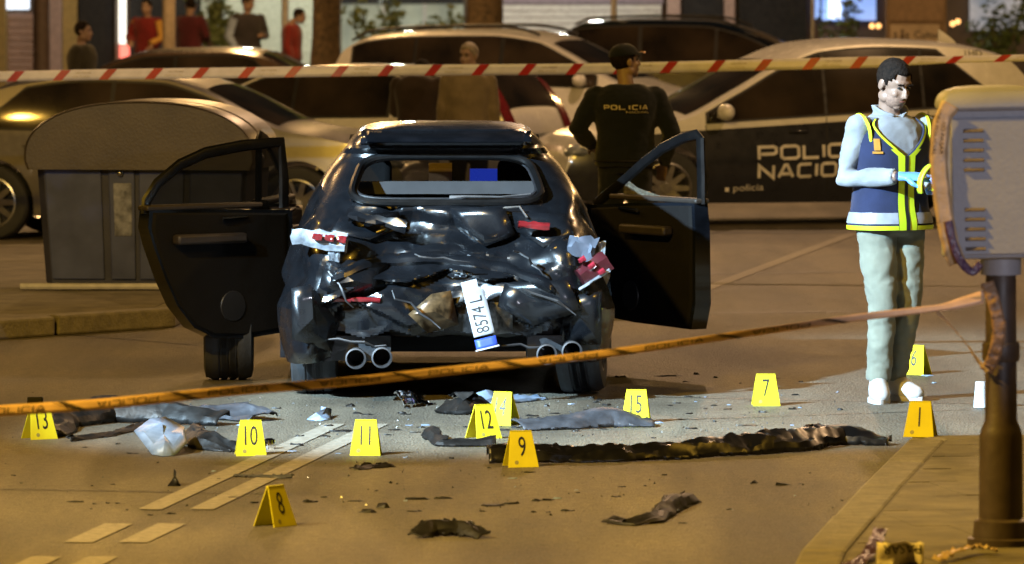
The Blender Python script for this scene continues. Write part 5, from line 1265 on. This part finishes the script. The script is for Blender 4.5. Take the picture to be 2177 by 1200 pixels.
# ================================================================== EVIDENCE MARKERS
mk_root = {}
MKL = {13: 'marker 13 at the tip of the jagged black bumper piece', 10: 'marker 10 between the pale crumpled sheet and a silver cap', 11: 'marker 11 standing alone at the end of the lane line', 12: 'marker 12 at the end of the black trim strip', 14: 'marker 14 beside the pale broken lamp housing', 9: 'marker 9 in front of the long torn bumper', 15: 'marker 15 behind the smooth grey plastic panel', 7: 'marker 7 alone on the bare road behind the long bumper', 1: 'marker 1 standing on the kerb of the paved corner', 6: 'marker 6 half hidden behind the pale trousers', 8: 'marker 8 turned sideways among small dark shards'}
def marker(num, px, py, yaw, z=0.0):
    loc = G(px, py, z); t = thing('evidence_marker', 'yellow '+MKL[num], 'marker', tuple(loc), yaw, 'numbered evidence markers')
    h, wb2, wt2, dp, th = .160, .071, .049, .052, .004
    for sg in (-1, 1):
        def pt(x, z_, off=0): f = z_/h; y = sg*(dp*(1-f)+.004); nrm = Vector((0, sg*h, dp)).normalized(); return Vector((x*lerp(wb2, wt2, f), y, z_))+nrm*off
        b = MB(); out = [(-1, 0), (1, 0), (1, h), (-1, h)]; b.rings([[pt(x, z_) for x, z_ in out], [pt(x, z_, -th) for x, z_ in out]], True)
        pn = b.build('panel', M['marker'], t, None); bevel(pn, .0012)
        pcs, wd = font_text(str(num), .125, .62); tx = MB()
        put_text(tx, pcs, lambda x, y, l: pt(-sg*(x-wd/2)*-1*(1 if sg < 0 else 1)/.06*(1 if sg > 0 else 1) if False else ((x-wd/2)*(1 if sg < 0 else -1))/lerp(wb2, wt2, (y+.048)/h), y+.048, .0012)); tx.build('number', M['ink'], pn, None)
        lg = MB(); lg.add([pt((-.03+.009*math.cos(a))/.066*(1 if sg < 0 else -1), .022+.009*math.sin(a), .0010) for a in [2*math.pi*q/14 for q in range(14)]], [tuple(range(14))]); lg.build('logo', M['marker_logo'], pn, None)
    b = MB().box((0, 0, h), (2*wt2, .012, .004)); b.build('ridge', M['marker'], t, None)
for num, px, py, yw, z in ((13, 84, 933, 30, 0), (10, 533, 968, 6, 0), (11, 778, 967, -3, 0), (12, 1028, 932, 32, 0), (14, 1070, 903, -28, 0), (9, 1107, 992, 14, 0), (15, 1353, 898, -5, 0), (7, 1628, 862, 2, 0), (1, 1957, 928, -14, .10), (6, 1948, 796, -30, 0), (8, 585, 1118, 52, 0)):
    marker(num, px, py, rad(yw), z)

# ================================================================== DEBRIS
def bumper(name, label, pts, hs, dp, m, seed, cat='wreckage', nsec=60, rough=.02, teeth=False, tags=None):
    """torn shell lying on the road: pts (px, py) ground path, hs heights; cross-section is an open C"""
    P3 = [G(*p) for p in pts]; c0 = P3[0].copy(); b = MB(); rows = []
    cum = [0]
    for a, c in zip(P3, P3[1:]): cum.append(cum[-1]+(c-a).length)
    for i in range(nsec+1):
        s_ = cum[-1]*i/nsec; k = 0
        while k < len(cum)-2 and cum[k+1] < s_: k += 1
        f = (s_-cum[k])/(cum[k+1]-cum[k]); f2 = f*f*(3-2*f); c = P3[k].lerp(P3[k+1], f); h = lerp(hs[k], hs[k+1], f2)
        d_ = (P3[k+1]-P3[k]).normalized(); nn = Vector((-d_.y, d_.x, 0))
        row = []
        for j in range(9):
            a = j/8; zz = h*(math.sin(a*math.pi*.62+.0)); yy = dp*(1-math.cos(a*math.pi*.95))*.5-dp*.3
            q = Vector((s_*5, a*3, seed)); z2 = noise.noise(q)*rough+abs(noise.noise(q*2.3))*rough*.7
            if teeth and j == 8: zz -= .03*abs(tri(s_*14))
            if j in (0, 8): zz += .018*(hsh(i, j, seed)-.5)*(j > 0); yy += .02*(hsh(i, j, seed+3)-.5)
            z2_ = .35*rough*facet(s_, a*.12+seed, .05, seed); zz = max(.003, zz+z2_*min(1, a*4))
            row.append(c+nn*(yy+noise.noise(q+Vector((7, 1, 2)))*rough)+Vector((0, 0, max(.004, zz+z2*min(1, a*3)))) - c0)
        rows.append(row)
    b.grid(rows); o = b.build(name, m, None, 24); o.location = c0; q = o.modifiers.new('t', 'SOLIDIFY'); q.thickness = .005; q.offset = 1
    return tag(o, label, cat)
M['dull_black'] = mat('dull_black_plastic', (.008, .0075, .007), .5, var=.3, bump=.25, bscale=20, spec=.3)
M['grey_plastic'] = mat('grey_plastic', (.045, .048, .056), .5, var=.25, bump=.15, spec=.35)
M['pale_plastic'] = mat('pale_blue_plastic', (.20, .27, .38), .4, var=.2, bump=.1)
bumper('torn_bumper', 'long torn glossy black bumper lying across the road', [(1038, 985), (1160, 984), (1330, 982), (1500, 973), (1690, 962), (1790, 946), (1890, 948)], [.07, .06, .065, .075, .095, .09, .025], .12, M['shiny_plastic'], 3, nsec=150, rough=.03, teeth=True)
bumper('torn_bumper', 'short jagged black bumper piece beside marker 13', [(128, 930), (155, 908), (240, 899), (350, 900), (470, 906)], [.03, .09, .115, .10, .06], .11, M['dull_black'], 5, teeth=True, rough=.022)
bumper('bumper_bar', 'thin black bar leaning against the jagged bumper piece', [(150, 940), (240, 928), (345, 902)], [.02, .02, .03], .035, M['dull_black'], 6, nsec=30, rough=.01)
bumper('wing_panel', 'smooth grey plastic panel lying behind the long bumper', [(1105, 916), (1220, 912), (1300, 908), (1392, 908)], [.045, .055, .085, .02], .16, M['grey_plastic'], 8, nsec=40, rough=.008)
bumper('undertray', 'flat grey torn undertray lying under the orange tape', [(310, 898), (400, 893), (480, 892), (548, 897)], [.04, .06, .06, .03], .20, M['grey_plastic'], 9, nsec=40, rough=.03)
bumper('trim_strip', 'black trim strip with curled end in front of marker 12', [(905, 930), (935, 950), (1000, 950), (1055, 950)], [.05, .03, .03, .04], .06, M['dull_black'], 10, nsec=30, rough=.012)
bumper('torn_trim', 'curved black trim piece with an upturned end', [(1288, 1112), (1340, 1118), (1400, 1112), (1440, 1085), (1478, 1068)], [.025, .02, .03, .06, .04], .07, M['dull_black'], 11, nsec=40, rough=.012)
bumper('wheel_arch_scrap', 'black arched plastic scrap with studs along its edge', [(890, 1146), (925, 1140), (975, 1140), (1024, 1146)], [.02, .06, .06, .02], .07, M['dull_black'], 12, nsec=40, rough=.012)
bumper('broken_strip', 'flat dark strip between marker 11 and the arched scrap', [(758, 1000), (790, 996), (836, 993)], [.012, .016, .01], .05, M['dull_black'], 13, nsec=20, rough=.008)
bumper('broken_strip', 'long thin strip lying across the lane line', [(498, 1014), (560, 1017), (622, 1019)], [.008, .010, .014], .018, M['grey_plastic'], 14, nsec=24, rough=.004)
bumper('bumper_bracket', 'dark broken bracket beneath the wrecked rear', [(942, 878), (985, 882), (1035, 876)], [.05, .095, .06], .14, M['dull_black'], 15, nsec=24, rough=.03)
bumper('lamp_fragment', 'pale broken lamp housing beside marker 14', [(1010, 864), (1045, 862), (1085, 858), (1160, 850)], [.05, .07, .035, .02], .08, M['pale_plastic'], 16, nsec=30, rough=.015)
bumper('lamp_fragment', 'silver and black fragment under the tail pipes', [(850, 868), (880, 866), (910, 860)], [.08, .06, .02], .07, M['chrome'], 17, nsec=20, rough=.03)
bumper('torn_lining', 'black torn lining beside the pale crumpled sheet', [(392, 938), (420, 955), (495, 962)], [.075, .07, .02], .10, M['dull_black'], 18, nsec=30, rough=.03)
# pale crumpled sheet
def crumpled(name, label, outline, m, peak, seed, cat='wreckage', lift=.0):
    r_ = random.Random(seed); P3 = [G(px, py)+Vector((0, 0, z)) for px, py, z in outline]; c0 = Vector((P3[0].x, P3[0].y, 0)); n_ = len(P3)
    cen = sum(P3, Vector())/n_; cen.z = peak; mid = [(p*.5+cen*.5)+Vector((r_.uniform(-.03, .03), r_.uniform(-.03, .03), r_.uniform(-.015, .03))) for p in P3]
    b = MB().add([p-c0 for p in P3+mid+[cen]], [(i, (i+1) % n_, n_+(i+1) % n_, n_+i) for i in range(n_)]+[(n_+i, n_+(i+1) % n_, 2*n_) for i in range(n_)])
    o = b.build(name, m, None, 12); o.location = c0; q = o.modifiers.new('t', 'SOLIDIFY'); q.thickness = .004; return tag(o, label, cat)
crumpled('crumpled_sheet', 'pale blue crumpled plastic sheet between markers 13 and 10', [(322, 968, .005), (285, 962, .10), (318, 955, .14), (352, 952, .145), (392, 958, .11), (398, 965, .05), (372, 970, .004), (345, 972, .004)], M['pale_plastic'], .085, 4)
crumpled('crumpled_scrap', 'white crumpled scrap behind marker 11', [(652, 894, .005), (680, 888, .03), (705, 884, .035), (704, 893, .005), (680, 896, .004)], M['pale_plastic'], .02, 5)
crumpled('conical_shard', 'black upright shard beside the lane line', [(356, 1034, .002), (384, 1034, .002), (378, 1028, .002), (362, 1028, .002)], M['dull_black'], .065, 6)
# small white cup and a round cap
gc = G(2086, 868); tag(MB().lathe([(.001, .004), (.040, .004), (.030, .125), (.028, .135), (.001, .135)], 20).build('plastic_cup', mat('frosted_plastic', (.55, .62, .68), .35), None, 40, tuple(gc)), 'upturned white plastic cup standing behind the brown post', 'cup')
gc = G(573, 956); tag(MB().lathe([(.001, .002), (.026, .002), (.030, .02), (.026, .045), (.014, .052), (.001, .052)], 18).build('round_cap', M['chrome'], None, 40, tuple(gc)), 'silver round cap lying beside marker 10', 'cap')
gc = G(75, 860); o = MB().box((0, 0, .02), (.08, .06, .04)); tag(bevel(o.build('black_block', M['dull_black'], None, 30, tuple(gc)), .006), 'black block behind the orange tape above marker 13', 'block')
# shards
rs = random.Random(77)
def shard(px, py, wpx, hpx, m, label, grp):
    wpx *= rs.uniform(.8, 1.15)
    s_ = S(G(px, py).y); w_ = wpx/s_; h_ = max(.006, hpx/s_*.6); b = MB(); n_ = rs.randint(5, 7); a0 = rs.uniform(0, 6)
    ring = []; top_ = []
    for i in range(n_):
        a = 2*math.pi*i/n_; r_ = rs.uniform(.65, 1.05); p = Vector((math.cos(a)*w_/2*r_, math.sin(a)*max(w_*.28, .015)*r_, 0)); ring.append(p+Vector((0, 0, .001))); top_.append(p*rs.uniform(.55, .95)+Vector((0, 0, h_*rs.uniform(.25, 1.0))))
    b.rings([ring, top_], True); o = b.build('shard', m, None, None); o.location = G(px, py); o.rotation_euler = (0, 0, rs.uniform(-.35, .35)); tag(o, label, 'debris', grp)
DK = ('small dark plastic shard lying on the road', 'small dark shards scattered on the road')
for px, py, w_, h_ in ((660, 1068, 42, 12), (500, 1060, 40, 6), (540, 1070, 26, 7), (780, 1090, 52, 14), (815, 1080, 46, 18), (760, 1066, 50, 5), (890, 1062, 60, 9), (945, 1060, 50, 9), (1050, 1076, 60, 9), (1085, 1072, 40, 10), (1140, 1066, 30, 9), (1165, 1064, 34, 10), (1207, 1087, 36, 8), (1604, 1028, 28, 14), (1664, 1032, 42, 12), (630, 948, 40, 12), (725, 918, 50, 8), (700, 905, 40, 5),
        (1420, 800, 60, 7), (1480, 797, 20, 12), (1320, 1036, 22, 6), (1310, 1057, 26, 4), (1370, 1034, 10, 5), (1412, 1011, 12, 6), (830, 1028, 12, 10), (844, 1030, 6, 6), (800, 1045, 12, 6), (195, 1034, 10, 5), (240, 1031, 14, 5), (162, 1068, 46, 6), (200, 1072, 14, 5), (230, 1071, 12, 6), (250, 1071, 16, 5), (193, 1083, 8, 6), (320, 1096, 14, 4), (362, 1093, 34, 5), (270, 1085, 12, 4), (590, 1068, 60, 5), (690, 1058, 26, 5), (880, 1088, 34, 4), (1025, 1088, 20, 5), (1135, 1090, 14, 7),
        (1170, 1096, 12, 6), (1450, 1113, 40, 4), (1550, 1084, 20, 4), (1230, 1048, 16, 3), (1165, 1090, 20, 4), (960, 976, 14, 8), (1040, 996, 16, 6), (1125, 1005, 36, 4), (1365, 902, 40, 8), (1520, 897, 14, 6), (1590, 905, 60, 4), (1440, 858, 30, 4), (1500, 870, 18, 6), (1250, 872, 36, 5), (1180, 880, 40, 5), (1130, 885, 50, 7), (560, 895, 60, 6), (840, 915, 40, 5), (880, 920, 30, 5), (760, 880, 20, 9), (745, 865, 28, 14), (1770, 1080, 8, 5), (1790, 1065, 8, 4), (1700, 1030, 8, 4), (335, 985, 8, 8), (280, 965, 40, 5), (250, 945, 16, 5), (180, 952, 20, 4), (30, 1012, 14, 4), (45, 1028, 10, 4), (465, 1020, 16, 6), (445, 1008, 10, 5)):
    shard(px, py, w_, h_, M['dull_black'], *DK)
for _ in range(60):
    q_ = (rs.gauss(1000, 260), rs.uniform(852, 935)) if _ < 40 else (rs.uniform(1250, 1850), rs.uniform(800, 900))
    shard(q_[0], q_[1], rs.uniform(8, 34), rs.uniform(3, 10), M['dull_black'], *DK)
LT = ('small pale glinting fragment lying on the road', 'pale fragments scattered on the road')
for px, py, w_, h_ in ((1185, 1061, 24, 6), (862, 974, 14, 8), (862, 1066, 12, 6), (1090, 1018, 30, 5), (1095, 1036, 8, 5), (1225, 1043, 14, 5), (1550, 862, 16, 6), (1500, 845, 10, 5), (1400, 900, 24, 7), (1480, 855, 12, 4), (1970, 800, 40, 5), (1985, 815, 14, 8), (1920, 798, 12, 4), (1700, 868, 10, 4), (1780, 835, 10, 6), (620, 960, 36, 4), (720, 965, 24, 3), (690, 908, 24, 6), (870, 905, 30, 4), (905, 905, 26, 5), (940, 935, 14, 3), (1215, 860, 20, 4), (1300, 885, 16, 5), (1685, 905, 12, 3), (510, 905, 20, 4), (455, 1003, 14, 4), (1450, 1070, 5, 4), (1690, 1055, 8, 3)):
    shard(px, py, w_, h_, M['pale_plastic'], *LT)
# glass crumbs nobody could count
cr = MB(); rc = random.Random(5)
for _ in range(650):
    px = rc.gauss(1050, 520); py = rc.choice((rc.uniform(835, 930), rc.uniform(835, 1090))); p = G(px, py); s_ = rc.uniform(.003, .008)
    if -60 < px < 1780: cr.add([p+Vector((s_*rc.uniform(-1, 1), s_*rc.uniform(-1, 1), .001)), p+Vector((s_*rc.uniform(-1, 1), s_*rc.uniform(-1, 1), .001)), p+Vector((s_*rc.uniform(-1, 1), s_*rc.uniform(-1, 1), .001)), p+Vector((0, 0, s_*1.3))], [(0, 1, 2), (0, 1, 3), (1, 2, 3), (2, 0, 3)])
tag(cr.build('glass_crumbs', mat('glass_crumb', (.10, .105, .11), .3, var=.6, vscale=30), None, None), 'fine glass crumbs scattered over the road', 'glass', None, 'stuff')
